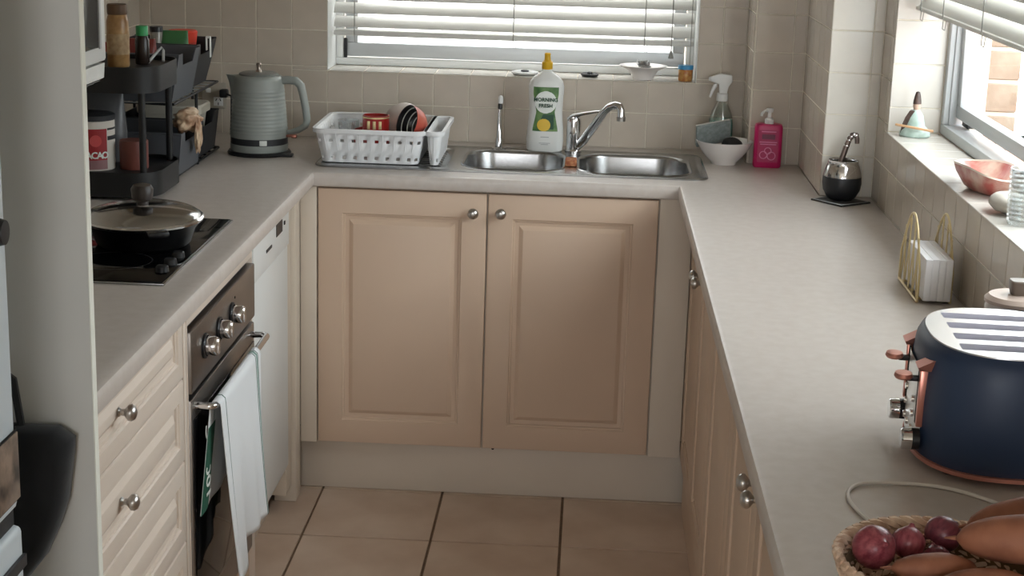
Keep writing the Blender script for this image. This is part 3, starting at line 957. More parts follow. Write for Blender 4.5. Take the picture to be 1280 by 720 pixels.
# red mug upside down in the rack
mg = thing('mug', 'red mug with gold mark standing in the white dish rack', 'mug', (RK[0] - 0.012, RK[1] - 0.020, RK[2] + 0.0035))
M_red = mat('red_glaze', srgb(150, 34, 30), 0.3)
MB().lathe([(0.0, 0.0), (0.034, 0.0), (0.037, 0.004), (0.037, 0.108), (0.0345, 0.108), (0.0335, 0.008), (0.0, 0.008)], seg=32).build('body', M_red, mg)
MB().tube([(-0.036, 0.004, 0.022), (-0.056, 0.010, 0.028), (-0.060, 0.012, 0.046), (-0.056, 0.010, 0.064), (-0.036, 0.004, 0.070)], 0.005, 8).build('handle', M_red, mg)
MB().lathe([(0.0374, 0.0), (0.0374, 0.004)], c=(0, 0, 0.101), seg=32).build('gold_band', M_gold, mg)
m = MB()
for dx in (-0.016, 0.0, 0.016):
    m.box(dx - 0.004, dx + 0.004, -0.0012, 0.0, -0.011, 0.011, 0.0005, M=T(0, -0.0372 + abs(dx) * 0.22, 0.084))
m.build('gold_mark', M_gold, mg)

def bowl_prof(r, h, th=0.003):
    out = [(r * 0.42, 0.0), (r * 0.42, 0.006)]
    for k in range(1, 9):
        t = k / 8
        out.append((r * (0.42 + 0.58 * math.sin(t * math.pi / 2)), 0.006 + (h - 0.006) * (1 - math.cos(t * math.pi / 2))))
    return out
def bowl_inner(r, h, th=0.003):
    out = []
    for k in range(8, 0, -1):
        t = k / 8
        out.append(((r - th) * (0.42 + 0.58 * math.sin(t * math.pi / 2)), 0.006 + th + (h - 0.006 - th) * (1 - math.cos(t * math.pi / 2))))
    return out + [(0.0, 0.006 + th)]
# red bowl lying on its side, opening turned to the room
M_dbowl = mat('dark_glaze', srgb(42, 42, 44), 0.3)
rb = thing('bowl', 'red bowl with dark striped inside tipped on its side in the dish rack', 'bowl', (RK[0] + 0.088, RK[1] - 0.035, RK[2] + 0.092))
rb.rotation_euler = (R(72), R(0), R(-52))
MB().lathe(bowl_prof(0.050, 0.056), c=(0, 0, -0.040), seg=36).build('shell', mat('red_bowl_glaze', srgb(178, 62, 50), 0.35, c2=srgb(200, 110, 90), vscale=18), rb)
ib = MB().lathe([(0.050, 0.056)] + bowl_inner(0.050, 0.056), c=(0, 0, -0.040), seg=36).build('inside', M_dbowl, rb)
for rr in (0.30, 0.55, 0.8):
    k = rr
    rad = (0.0468) * (0.42 + 0.58 * math.sin(k * math.pi / 2))
    zz = 0.009 + 0.047 * (1 - math.cos(k * math.pi / 2)) - 0.040
    MB().tube([(rad * math.cos(2 * math.pi * q_ / 36), rad * math.sin(2 * math.pi * q_ / 36), zz) for q_ in range(36)], 0.0016, 5, closed=True).build('stripe', M_lwhite, ib)
wb = thing('bowl', 'pale grey bowl leaning behind the red one in the dish rack', 'bowl', (RK[0] + 0.052, RK[1] + 0.078, RK[2] + 0.078))
wb.rotation_euler = (R(-50), R(-52), R(0))
MB().lathe(bowl_prof(0.056, 0.062) + bowl_inner(0.056, 0.062), c=(0, 0, -0.045), seg=36).build('shell', mat('grey_glaze', srgb(190, 180, 172), 0.35), wb)
# knife and spoon handles in the caddy / tray
gl = thing('drinking_glass', 'small clear glass in the dish rack beside the red mug', 'glass', (RK[0] - 0.095, RK[1] + 0.03, RK[2] + 0.0035))
MB().lathe([(0.0, 0.0), (0.026, 0.0), (0.030, 0.085), (0.0285, 0.085), (0.0245, 0.005), (0.0, 0.005)], seg=28).build('tumbler', glass_mat('thin_glass', (0.9, 0.92, 0.92), 0.82, 0.05), gl)

# ------------------------------------------------------------------ back window sill items
def plug(loc, label, mm, r):
    o = thing('sink_plug', label, 'plug', loc)
    MB().lathe([(0.0, 0.0), (r * 0.8, 0.0), (r, 0.004), (r, 0.008), (r * 0.85, 0.010), (r * 0.45, 0.008), (r * 0.4, 0.0085), (0.0, 0.0085)], seg=28).build('disc', mm, o)
    MB().lathe([(r * 0.3, 0.0), (r * 0.3, 0.004), (r * 0.15, 0.0055), (0.0, 0.0055)], c=(0, 0, 0.0082), seg=16).build('pull_knob', M_black, o)
plug((0.517, 0.060, WZ0 + 0.0005), 'white sink plug with dark centre on the back window sill', M_wplastic, 0.040)
plug((0.709, 0.065, WZ0 + 0.0005), 'black sink plug lying on the back window sill', M_black, 0.026)
sd = thing('pedestal_dish', 'white footed dish on the back window sill', 'dish', (0.866, 0.048, WZ0 + 0.0005))
MB().lathe([(0.0, 0.0), (0.030, 0.0), (0.031, 0.004), (0.033, 0.010), (0.044, 0.026), (0.068, 0.037), (0.071, 0.040), (0.066, 0.040), (0.042, 0.030), (0.026, 0.014), (0.0, 0.012)], seg=40).build('dish', mat('white_china', srgb(232, 226, 222), 0.25), sd)
pl = thing('steel_scourer', 'curly grey steel scourer heaped in the white footed dish', 'scourer', (0.868, 0.048, WZ0 + 0.027))
m = MB()
for k in range(26):
    a0 = random.uniform(0, 6.28)
    rr = random.uniform(0.004, 0.017)
    cxx, cyy, czz = random.uniform(-0.008, 0.008), random.uniform(-0.008, 0.008), random.uniform(0.006, 0.026)
    pts = [(cxx + rr * math.cos(a0 + t * 0.7), cyy + rr * math.sin(a0 + t * 0.7), czz + 0.004 * math.sin(t * 1.7 + k)) for t in range(9)]
    m.tube(pts, 0.0013, 5)
m.build('coil', mat('steel_wool', (0.5, 0.5, 0.5), 0.4, 1.0), pl)
jb = thing('spice_jar', 'small jar of orange spice with blue lid in the sill corner', 'jar', (0.990, 0.040, WZ0 + 0.0005))
MB().lathe([(0.0, 0.0), (0.0195, 0.0), (0.021, 0.002), (0.021, 0.032), (0.018, 0.036), (0.0, 0.036)], seg=28).build('body', mat('orange_spice', srgb(205, 158, 92), 0.3, c2=srgb(180, 110, 60), vscale=90), jb)
MB().lathe([(0.0, 0.0), (0.0225, 0.0), (0.0225, 0.010), (0.021, 0.012), (0.0, 0.012)], c=(0, 0, 0.034), seg=28).build('lid', mat('blue_lid', srgb(70, 150, 200), 0.35), jb)

# ------------------------------------------------------------------ power point on the back wall
pw = thing('power_outlet', 'white double power point on the tiles behind the kettle', 'outlet', (-0.408, 0.0, 1.012))
MB().box(-0.028, 0.044, -0.009, -0.0002, -0.038, 0.038, 0.003).build('plate', mat('aged_plate', srgb(172, 164, 150), 0.4), pw)
so_ = MB().box(0.008, 0.036, -0.011, -0.0088, -0.030, -0.004, 0.001).build('socket', M_wplastic, pw)
m = MB()
for dx, dz, a in ((0.016, -0.012, 0.5), (0.028, -0.012, -0.5), (0.022, -0.024, 0)):
    m.box(-0.0012, 0.0012, -0.0118, -0.0105, -0.004, 0.004, M=T(dx, 0, dz) @ Matrix.Rotation(a, 4, 'Y'))
m.build('slot', M_dark, so_)
MB().box(-0.016, 0.000, -0.013, -0.0088, 0.008, 0.022, 0.002).build('switch', M_wplastic, pw)
pg = thing('power_plug', 'black plug with cord pushed into the power point', 'plug', (-0.395, -0.012, 1.04))
MB().box(0.018, 0.042, -0.03, 0.0, -0.030, -0.006, 0.005).build('plug_body', M_black, pg)
MB().tube([(0.040, -0.028, -0.018), (0.058, -0.040, -0.022), (0.062, -0.06, -0.08), (0.062, -0.07, -0.132)], 0.0035, 8).build('cord', M_black, pg)

# ------------------------------------------------------------------ kettle
ke = thing('kettle', 'grey ribbed electric kettle standing on the worktop corner', 'kettle', (-0.198, -0.335, H + 0.0005))
M_kettle = mat('grey_green_enamel', srgb(150, 155, 150), 0.38)
b = MB()
b.lathe([(0.0, 0.0), (0.086, 0.0), (0.088, 0.004), (0.084, 0.010), (0.0, 0.010)], seg=44)
b.box(0.02, 0.10, -0.05, -0.02, 0.0, 0.007, 0.002)
b.build('power_base', M_black, ke)
prof = [(0.0, 0.0105), (0.078, 0.0105), (0.0795, 0.014), (0.0795, 0.030)]
MB().lathe(prof + [(0.0, 0.030)], seg=48).build('foot', M_kettle, ke)
kb = MB().lathe([(0.0, 0.030), (0.0785, 0.030), (0.0785, 0.048), (0.0, 0.048)], seg=48).build('band', M_dgrey, ke)
MB().box(-0.006, 0.014, -0.081, -0.077, 0.032, 0.046, 0.001, M=Matrix.Rotation(R(16), 4, 'Z')).build('badge', M_lwhite, kb)
prof = [(0.0795, 0.048)]
for k in range(60):
    z = 0.050 + k * 0.0026
    r = 0.0795 - (z - 0.05) * 0.078
    prof.append((r + (0.0009 if (k % 4 < 2 and 4 < k < 50) else 0.0), z))
prof += [(0.0668, 0.209), (0.064, 0.214), (0.057, 0.217), (0.0, 0.217)]
body = MB().lathe(prof, seg=56).build('body', M_kettle, ke, True, 60)
# spout
rs = []
for (x, hw_, z) in ((-0.056, 0.026, 0.150), (-0.067, 0.022, 0.185), (-0.078, 0.016, 0.205), (-0.090, 0.008, 0.216)):
    pass
b = MB()
sp1 = [[(-0.052, -0.030, 0.150), (-0.076, 0.0, 0.148), (-0.052, 0.030, 0.150)], [(-0.048, -0.030, 0.185), (-0.083, 0.0, 0.196), (-0.048, 0.030, 0.185)], [(-0.044, -0.030, 0.213), (-0.091, 0.0, 0.216), (-0.044, 0.030, 0.213)]]
b.loft(sp1)
b.build('spout', M_kettle, ke)
ld = MB().lathe([(0.054, 0.2165), (0.054, 0.221), (0.046, 0.2245), (0.0, 0.226)], seg=40).build('lid', mat('dark_lid', srgb(112, 114, 110), 0.35), ke)
b = MB()
b.lathe([(0.009, 0.225), (0.008, 0.229), (0.006, 0.232), (0.0065, 0.240), (0.0075, 0.246), (0.005, 0.250), (0.0, 0.2505)], seg=18)
b.build('lid_knob', mat('bronze_knob', (0.35, 0.30, 0.26), 0.3, 1.0), ld)
hp = [(0.060, 0, 0.203), (0.080, -0.002, 0.206), (0.104, -0.004, 0.204), (0.117, -0.006, 0.192), (0.124, -0.007, 0.165), (0.131, -0.008, 0.130), (0.135, -0.008, 0.098), (0.130, -0.008, 0.082), (0.112, -0.006, 0.070), (0.090, -0.003, 0.062), (0.074, 0, 0.060)]
MB().tube(hp, 0.011, 14, radii=[0.013, 0.013, 0.0135, 0.0135, 0.0125, 0.012, 0.0115, 0.011, 0.010, 0.009, 0.008], flat=0.85).build('handle', M_kettle, ke)
m = MB()
m.tube([(0.076, -0.010, 0.052), (0.094, -0.016, 0.054)], 0.004, 8)
m.box(0.092, 0.108, -0.022, -0.010, 0.048, 0.058, 0.003)
m.build('switch', M_copper, ke)

# ------------------------------------------------------------------ cooktop and pan
ck = thing('cooktop', 'black glass cooktop with steel frame set in the left worktop', 'cooktop', (-0.322, -1.554, H + 0.0004))
MB().box(-0.252, 0.252, -0.300, 0.300, 0.0, 0.004, 0.001).build('frame', M_steel, ck)
MB().box(-0.247, 0.247, -0.295, 0.295, 0.0041, 0.0062, 0.0008).build('glass', M_bglass, ck)
m = MB()
for cx_, cy_, rr in ((0.11, 0.14, 0.09), (0.11, -0.14, 0.075), (-0.11, 0.14, 0.075), (-0.11, -0.14, 0.09)):
    zn = MB().tube([(cx_ + rr * math.cos(2 * math.pi * k / 40), cy_ + rr * math.sin(2 * math.pi * k / 40), 0.0063) for k in range(40)], 0.0012, 4, closed=True, flat=0.2).build('cooking_zone', M_dgrey, ck)
for k in range(3):
    MB().lathe([(0.0, 0.0), (0.013, 0.0), (0.012, 0.010), (0.010, 0.012), (0.0, 0.012)], c=(0.226, -0.212 + k * 0.062, 0.0063), seg=22).build('control_knob', M_black, ck)
pn = thing('frying_pan', 'black frying pan on the cooktop', 'pan', (-0.195, -1.535, H + 0.0070))
PR = 0.121
MB().lathe([(0.0, 0.0), (0.088, 0.0), (0.096, 0.006), (0.106, 0.036), (PR, 0.052), (PR - 0.003, 0.053), (0.102, 0.036), (0.092, 0.008), (0.0, 0.005)], seg=44).build('body', mat('nonstick_black', srgb(16, 16, 17), 0.35), pn)
m = MB()
m.box(0.100, 0.140, -0.022, 0.022, 0.040, 0.052, 0.005, M=Matrix.Rotation(R(-62), 4, 'Z'))
m.build('handle', M_black, pn)
m = MB()
m.box(0.100, 0.150, -0.022, 0.022, 0.040, 0.052, 0.005, M=Matrix.Rotation(R(118), 4, 'Z'))
m.build('handle', M_black, pn)
gl_ = thing('pan_lid', 'domed glass lid with steel rim and dark knob on the frying pan', 'lid', (-0.195, -1.535, H + 0.0605))
gl_.rotation_euler = (R(2), 0, 0)
prof = [(PR - 0.002, 0.004)]
for k in range(1, 9):
    t = k / 8
    prof.append(((PR - 0.002) * math.cos(t * math.pi / 2), 0.004 + 0.026 * math.sin(t * math.pi / 2)))
prof[-1] = (0.0, 0.030)
M_lid = glass_mat('lid_glass', (0.8, 0.78, 0.74), 0.45, 0.12)
MB().lathe(prof, seg=44).build('dome', M_lid, gl_)
MB().lathe([(PR - 0.006, 0.0), (PR + 0.002, 0.0), (PR + 0.003, 0.004), (PR - 0.001, 0.007), (PR - 0.006, 0.006), (PR - 0.006, 0.0)], seg=48).build('rim', M_chrome, gl_)
MB().lathe([(0.012, 0.029), (0.012, 0.036), (0.021, 0.042), (0.023, 0.062), (0.018, 0.070), (0.0, 0.072)], seg=24).build('knob', mat('brown_bakelite', srgb(52, 44, 40), 0.4), gl_)

# ------------------------------------------------------------------ microwave above the worktop beside the tall panel
mw = thing('microwave', 'white microwave with dark glass door mounted beside the grey panel', 'microwave', (-0.134, -2.225, 1.275))
MB().box(-0.482, -0.03, -0.275, 0.265, 0.03, 0.36, 0.004).build('casing', M_white, mw)
dr_ = MB().box(-0.0295, 0.0, -0.275, 0.268, 0.055, 0.36, 0.006).build('door', M_white, mw)
MB().box(-0.002, 0.003, -0.22, 0.215, 0.082, 0.335, 0.002).build('door_glass', M_bglass, dr_)
MB().box(0.0012, 0.0045, 0.218, 0.228, 0.08, 0.34, 0.001).build('door_trim', M_alu, dr_)
b = MB()
b.prism([(-0.465, 0.0), (-0.055, 0.0), (-0.004, 0.026), (-0.002, 0.052), (-0.465, 0.052)], 'y', -0.275, 0.262)
vb = b.build('base_duct', M_white, mw)
for k in range(4):
    MB().box(-0.012 - k * 0.011, -0.006 - k * 0.011, -0.26, 0.245, 0.0215 - k * 0.0056, 0.0235 - k * 0.0056, 0.0005).build('louvre', M_dgrey, vb)

# ------------------------------------------------------------------ black two-tier round-cornered shelf
AX0, AX1, AY0, AY1 = -0.560, -0.292, -1.075, -0.795
sa = thing('tier_shelf', 'black two-tier metal tray shelf behind the frying pan', 'shelf', (0, 0, H + 0.0005))
def tray(z, h_, parent, fl=0.050):
    o_ = rrect(AX0, AX1, AY0, AY1, 0.07, 7)
    i_ = rrect(AX0 + 0.003, AX1 - 0.003, AY0 + 0.003, AY1 - 0.003, 0.067, 7)
    MB().loft([ring(i_, z + fl), ring(i_, z + h_), ring(o_, z + h_), ring(o_, z)], True, True).build('tray', M_mblack, parent)
tray(0.008, 0.058, sa)
tray(0.252, 0.060, sa)
for x, y in ((AX1 - 0.036, AY0 + 0.030), (AX1 - 0.030, AY1 - 0.030), (AX0 + 0.03, AY0 + 0.03), (AX0 + 0.03, AY1 - 0.03)):
    MB().tube([(x, y, 0.0), (x, y, 0.2518)], 0.0085, 12).build('post', M_mblack, sa)
    
def can(name, label, cat, loc, r, h, mm, lidm=None, group=None):
    o = thing(name, label, cat, loc)
    MB().lathe([(0.0, 0.0), (r * 0.97, 0.0), (r, 0.003), (r, h - 0.003), (r * 0.97, h), (0.0, h)], seg=36).build('body', mm, o)
    if lidm:
        MB().lathe([(0.0, 0.0), (r * 1.03, 0.0), (r * 1.03, 0.012), (r * 0.98, 0.014), (0.0, 0.014)], c=(0, 0, h), seg=36).build('lid', lidm, o)
    return o
ZA = H + 0.0590
M_cream = mat('cream_label', srgb(214, 206, 196), 0.5)
ca = can('cocoa_tin', 'round tin with white and red label on the lower black tray', 'tin', (-0.468, -0.975, ZA), 0.052, 0.118, M_cream, M_dgrey)
def cyl_patch(r, a0, a1, z0, z1, n=14):
    return MB().loft([[(r * math.cos(R(a0 + (a1 - a0) * k / n)), r * math.sin(R(a0 + (a1 - a0) * k / n)), z) for k in range(n + 1)] for z in (z0, z1)], False, False, closed=False)
lb = cyl_patch(0.0526, -105, -35, 0.004, 0.100).build('red_label', mat('red_print', srgb(160, 40, 44), 0.5), ca)
cyl_patch(0.0528, -105, -35, 0.004, 0.026).build('label_foot', mat('mauve_print', srgb(150, 110, 112), 0.5), lb)
cyl_patch(0.0526, -33, 20, 0.072, 0.082).build('dark_stripe', M_dgrey, ca)
cyl_patch(0.0526, -33, 20, 0.096, 0.101).build('dark_stripe', M_dgrey, ca)
for k, ch in enumerate('CACAO'):
    a_ = R(-98 + k * 14)
    link('lettering', text_mesh(ch, 0.022, 0.0003, bold=0.0006), M_lwhite, lb, (0.0534 * math.cos(a_), 0.0534 * math.sin(a_), 0.037), (R(90), 0, a_ + R(90)))
MB().lathe([(0.0, 0.0005), (0.014, 0.0004), (0.014, 0.0), (0.0, 0.0)], seg=24, M=T(0.0528 * math.cos(R(-66)), 0.0528 * math.sin(R(-66)), 0.072) @ axis_to((math.cos(R(-66)), math.sin(R(-66)), 0))).build('roundel', mat('light_red_print', srgb(205, 80, 80), 0.5), lb)
can('tea_tin', 'small brown-red tin on the lower black tray beside the cocoa tin', 'tin', (-0.374, -0.958, ZA), 0.034, 0.068, mat('brown_red_tin', srgb(120, 66, 56), 0.5, var=0.2))
gp = thing('storage_pouch', 'grey plastic pouch standing at the back of the lower black tray', 'pouch', (-0.475, -0.865, ZA))
MB().loft([ring(superell(a_, c_, 2.4, 28), z) for z, a_, c_ in ((0, 0.050, 0.034), (0.01, 0.056, 0.038), (0.07, 0.058, 0.036), (0.13, 0.054, 0.022), (0.165, 0.052, 0.006), (0.175, 0.050, 0.003))]).build('pouch', mat('grey_film', srgb(92, 92, 94), 0.35, var=0.2, bump=0.4, bscale=30), gp)
# on the upper tray
ZU = H + 0.3030
nj = thing('spice_bottle', 'tall tan bottle with brown cap on the upper black tray', 'bottle', (-0.400, -0.975, ZU))
MB().lathe([(0.0, 0.0), (0.024, 0.0), (0.026, 0.003), (0.026, 0.106), (0.023, 0.118), (0.021, 0.122), (0.0, 0.122)], seg=30).build('body', mat('tan_glass', srgb(176, 140, 92), 0.3, c2=srgb(140, 102, 62), vscale=40), nj)
lb = MB().lathe([(0.0264, 0.030), (0.0264, 0.078)], seg=30).build('label', mat('tan_paper', srgb(184, 160, 124), 0.7, c2=srgb(150, 122, 90), vscale=70), nj)
MB().lathe([(0.0, 0.122), (0.0225, 0.122), (0.0235, 0.126), (0.0235, 0.143), (0.022, 0.146), (0.0, 0.146)], seg=30).build('cap', mat('brown_cap', srgb(96, 72, 52), 0.5), nj)
m = thing('sauce_bottle', 'small dark bottle with green cap on the upper black tray', 'bottle', (-0.362, -0.905, ZU))
MB().lathe([(0.0, 0.0), (0.016, 0.0), (0.017, 0.003), (0.017, 0.056), (0.013, 0.068), (0.0, 0.068)], seg=24).build('body', mat('dark_sauce', srgb(44, 34, 30), 0.25), m)
MB().lathe([(0.0, 0.068), (0.0145, 0.068), (0.0145, 0.089), (0.013, 0.091), (0.0, 0.091)], seg=24).build('cap', mat('green_cap', srgb(52, 160, 96), 0.4), m)
tg = thing('serving_tongs', 'small pale metal tongs lying on the upper black tray', 'tongs', (-0.340, -0.862, ZU + 0.001))
MB().tube([(-0.01, -0.03, 0.004), (0.004, 0.0, 0.026), (0.010, 0.012, 0.034), (0.016, 0.006, 0.027), (0.022, -0.02, 0.004)], 0.0035, 8).build('tongs_wire', M_alu, tg)

# ------------------------------------------------------------------ rack with pull-out bins behind it
rkb = thing('bin_rack', 'black wire two-tier rack holding four bins along the left wall', 'rack', (0, 0, H + 0.0005))
BX0, BX1 = -0.545, -0.325
BYs = ((-0.782, -0.560), (-0.535, -0.315))
for x in (BX0 - 0.010, BX1 + 0.004):
    for y in (BYs[0][0] - 0.004 if False else -0.548, BYs[1][1] + 0.012):
        xx = x - 0.07 if (x > -0.4 and y > -0.4) else x
        MB().tube([(xx, y, 0.0), (xx, y, 0.189)], 0.0042, 8).build('post', M_mblack, rkb)
for zz in (0.006, 0.19):
    fr_ = MB()
    fr_.tube([(BX0 - 0.010, -0.786, zz), (BX1 + 0.004, -0.786, zz), (BX1 + 0.004, -0.300, zz), (BX0 - 0.010, -0.300, zz)], 0.0035, 8, closed=True)
    fr_.build('shelf_frame', M_mblack, rkb)
    for k in range(9):
        y = -0.77 + k * 0.057
        MB().tube([(BX0 - 0.010, y, zz), (BX1 + 0.004, y, zz)], 0.002, 6).build('wire', M_alu if zz > 0.1 else M_mblack, rkb)
def bin_(label, x0, x1, y0, y1, z, h, mm, flare=0.022):
    o = thing('storage_bin', label, 'bin', ((x0 + x1) / 2, (y0 + y1) / 2, z), 0, 'bins in the black wire rack')
    a_, c_ = (x1 - x0) / 2, (y1 - y0) / 2
    # walls: bottom, back, sides and a scooped front towards +X that leans outward
    t = 0.0025
    zz = lambda v: v
    def wall(pts, nrm):
        n = Vector(nrm) * t
        MBw.loft([[Vector(p) for p in pts], [Vector(p) + n for p in pts]])
    MBw = MB()
    MBw.box(-a_ + flare * 0.2, a_ - flare, -c_ + 0.006, c_ - 0.006, 0.0, 0.003)
    wall([(-a_ + 0.004, -c_ + 0.006, 0.0), (-a_ + 0.004, c_ - 0.006, 0.0), (-a_, c_, h), (-a_, -c_, h)], (1, 0, 0))
    for sgn in (-1, 1):
        wall([(-a_ + 0.004, sgn * (c_ - 0.006), 0.0), (a_ - flare, sgn * (c_ - 0.006), 0.0), (a_, sgn * c_, h), (-a_, sgn * c_, h)], (0, -sgn, 0))
    wall([(a_ - flare, -c_ + 0.006, 0.0), (a_ - flare, c_ - 0.006, 0.0), (a_ - 0.004, c_ - 0.003, h * 0.8), (a_, c_, h), (a_ - 0.001, c_ * 0.62, h), (a_ - 0.006, c_ * 0.45, h * 0.74), (a_ - 0.006, -c_ * 0.45, h * 0.74), (a_ - 0.001, -c_ * 0.62, h), (a_, -c_, h)], (-1, 0, 0))
    MBw.build('tub', mm, o, True, 30)
    MB().tube([(-a_, -c_, h), (a_, -c_, h)], 0.0028, 8).build('rim', mm, o)
    MB().tube([(-a_, c_, h), (a_, c_, h)], 0.0028, 8).build('rim', mm, o)
    return o
ZL, ZUb = H + 0.0106, H + 0.1945
bin_('slate grey scooped bin on the upper wire shelf next to the tray shelf', BX0, BX1 + 0.020, *BYs[0], ZUb, 0.118, M_grey)
bin_('black scooped bin on the upper wire shelf next to the kettle', BX0, BX1 + 0.006, *BYs[1], ZUb, 0.118, M_dgrey, 0.03)
bin_('slate grey scooped bin on the lower wire shelf next to the tray shelf', BX0, BX1 + 0.022, *BYs[0], ZL, 0.105, M_grey, 0.012)
bin_('black scooped bin on the lower wire shelf next to the kettle', BX0, BX1 + 0.010, *BYs[1], ZL, 0.105, M_dgrey, 0.012)
# contents
def packet(name, label, cat, loc, sx, sy, sz, mm, rot=(0, 0, 0), band=None):
    o = thing(name, label, cat, loc)
    o.rotation_euler = rot
    bd = MB().loft([ring(superell(sx * f, sy * g, 4, 28), z) for z, f, g in ((0, 0.9, 0.85), (sz * 0.06, 1, 1), (sz * 0.8, 1, 1), (sz * 0.93, 0.98, 0.5), (sz, 0.98, 0.25))]).build('wrapper', mm, o)
    if band:
        MB().loft([ring(superell(sx * 1.012, sy * 1.02, 4, 28), z) for z in (sz * 0.3, sz * 0.55)], False, False).build('printed_band', band, o)
    return o
packet('snack_packet', 'green packet with pale band standing in the black upper bin', 'packet', (-0.395, -0.470, ZUb + 0.004), 0.036, 0.022, 0.145, mat('green_film', srgb(60, 112, 66), 0.35), (0, 0, 0.2), mat('pale_green_film', srgb(150, 178, 140), 0.4))
packet('snack_packet', 'dark red packet in the slate upper bin', 'packet', (-0.440, -0.640, ZUb + 0.004), 0.040, 0.020, 0.138, mat('dark_red_film', srgb(120, 52, 46), 0.35), (0, 0, 0.1))
packet('snack_packet', 'small red packet in the slate upper bin beside the sauce bottle', 'packet', (-0.485, -0.720, ZUb + 0.004), 0.030, 0.018, 0.134, mat('red_film', srgb(150, 44, 40), 0.35), (0, 0, -0.2))
sb = can('seasoning_jar', 'small clear jar with black cap standing in the black upper bin', 'jar', (-0.440, -0.485, ZUb + 0.004), 0.017, 0.142, mat('pale_glass_jar', srgb(150, 146, 136), 0.2), M_black)
rl = thing('plastic_tub', 'bright red plastic tub heaped on top of the black upper bin', 'tub', (-0.392, -0.395, ZUb + 0.004))
MB().lathe([(0.0, 0.0), (0.026, 0.0), (0.028, 0.07), (0.036, 0.108), (0.0, 0.108)], seg=30).build('cup', mat('dull_red_plastic', srgb(196, 70, 60), 0.4), rl)  # cup in a duller red than its lid
MB().lathe([(0.0, 0.108), (0.036, 0.108), (0.040, 0.136), (0.036, 0.140), (0.0, 0.140)], seg=30).build('lid', mat('bright_red_plastic', srgb(222, 66, 44), 0.4), rl)
cl = thing('bag_clip', 'white bag clip on the rim of the black upper bin', 'clip', (-0.3115, -0.432, H + 0.272))
m = MB()
m.box(0.0015, 0.0045, -0.006, 0.006, 0.0, 0.052, 0.001)
m.box(-0.0085, -0.0055, -0.006, 0.006, 0.018, 0.052, 0.001)
m.box(-0.0085, 0.0045, -0.006, 0.006, 0.050, 0.056, 0.002)
m.build('clip_body', M_wplastic, cl)
# pale storage container lying across the lower bins
pc = thing('bread_box', 'pale plastic container lid sticking out of the lower black bin', 'container', (-0.395, -0.410, ZL + 0.0042))
b = MB()
ol = rrect(-0.110, 0.068, -0.075, 0.070, 0.03, 6)
b.loft([ring(rrect(-0.100, 0.045, -0.066, 0.062, 0.025, 6), 0.0), ring(rrect(-0.106, 0.058, -0.070, 0.066, 0.028, 6), 0.106), ring(ol, 0.107), ring(ol, 0.126), ring(rrect(-0.106, 0.064, -0.071, 0.066, 0.028, 6), 0.130)])
b.build('box', mat('pale_beige_plastic', srgb(190, 184, 170), 0.4), pc)
def crumple(name, mm, parent, sx, sy, sz, amp, seed, loc=(0, 0, 0), fq=30):
    t = bmesh.new()
    bmesh.ops.create_icosphere(t, subdivisions=4, radius=1)
    for v in t.verts:
        n_ = noise.noise(Vector((v.co.x * 2 + seed, v.co.y * 2, v.co.z * 2))) + 0.5 * noise.noise(v.co * 5 + Vector((seed, 0, 0)))
        f = 1 + amp * n_
        v.co = Vector((v.co.x * sx, v.co.y * sy, v.co.z * sz)) * f
    return MB().merge(t, T(*loc)).build(name, mm, parent, True, 180)
bb = thing('bread_bag', 'crumpled cream bag hanging over the front of the lower slate bin', 'bag', (-0.322, -0.655, ZL + 0.060))
M_bagm = mat('cream_bag', srgb(214, 190, 160), 0.5, c2=srgb(150, 104, 74), vscale=26, bump=0.4, bscale=50)
crumple('bag_top', M_bagm, bb, 0.036, 0.046, 0.030, 0.35, 3.1, (0.0, 0, 0.062))
crumple('bag_tail', M_bagm, bb, 0.008, 0.026, 0.046, 0.35, 8.7, (0.032, -0.004, 0.028))

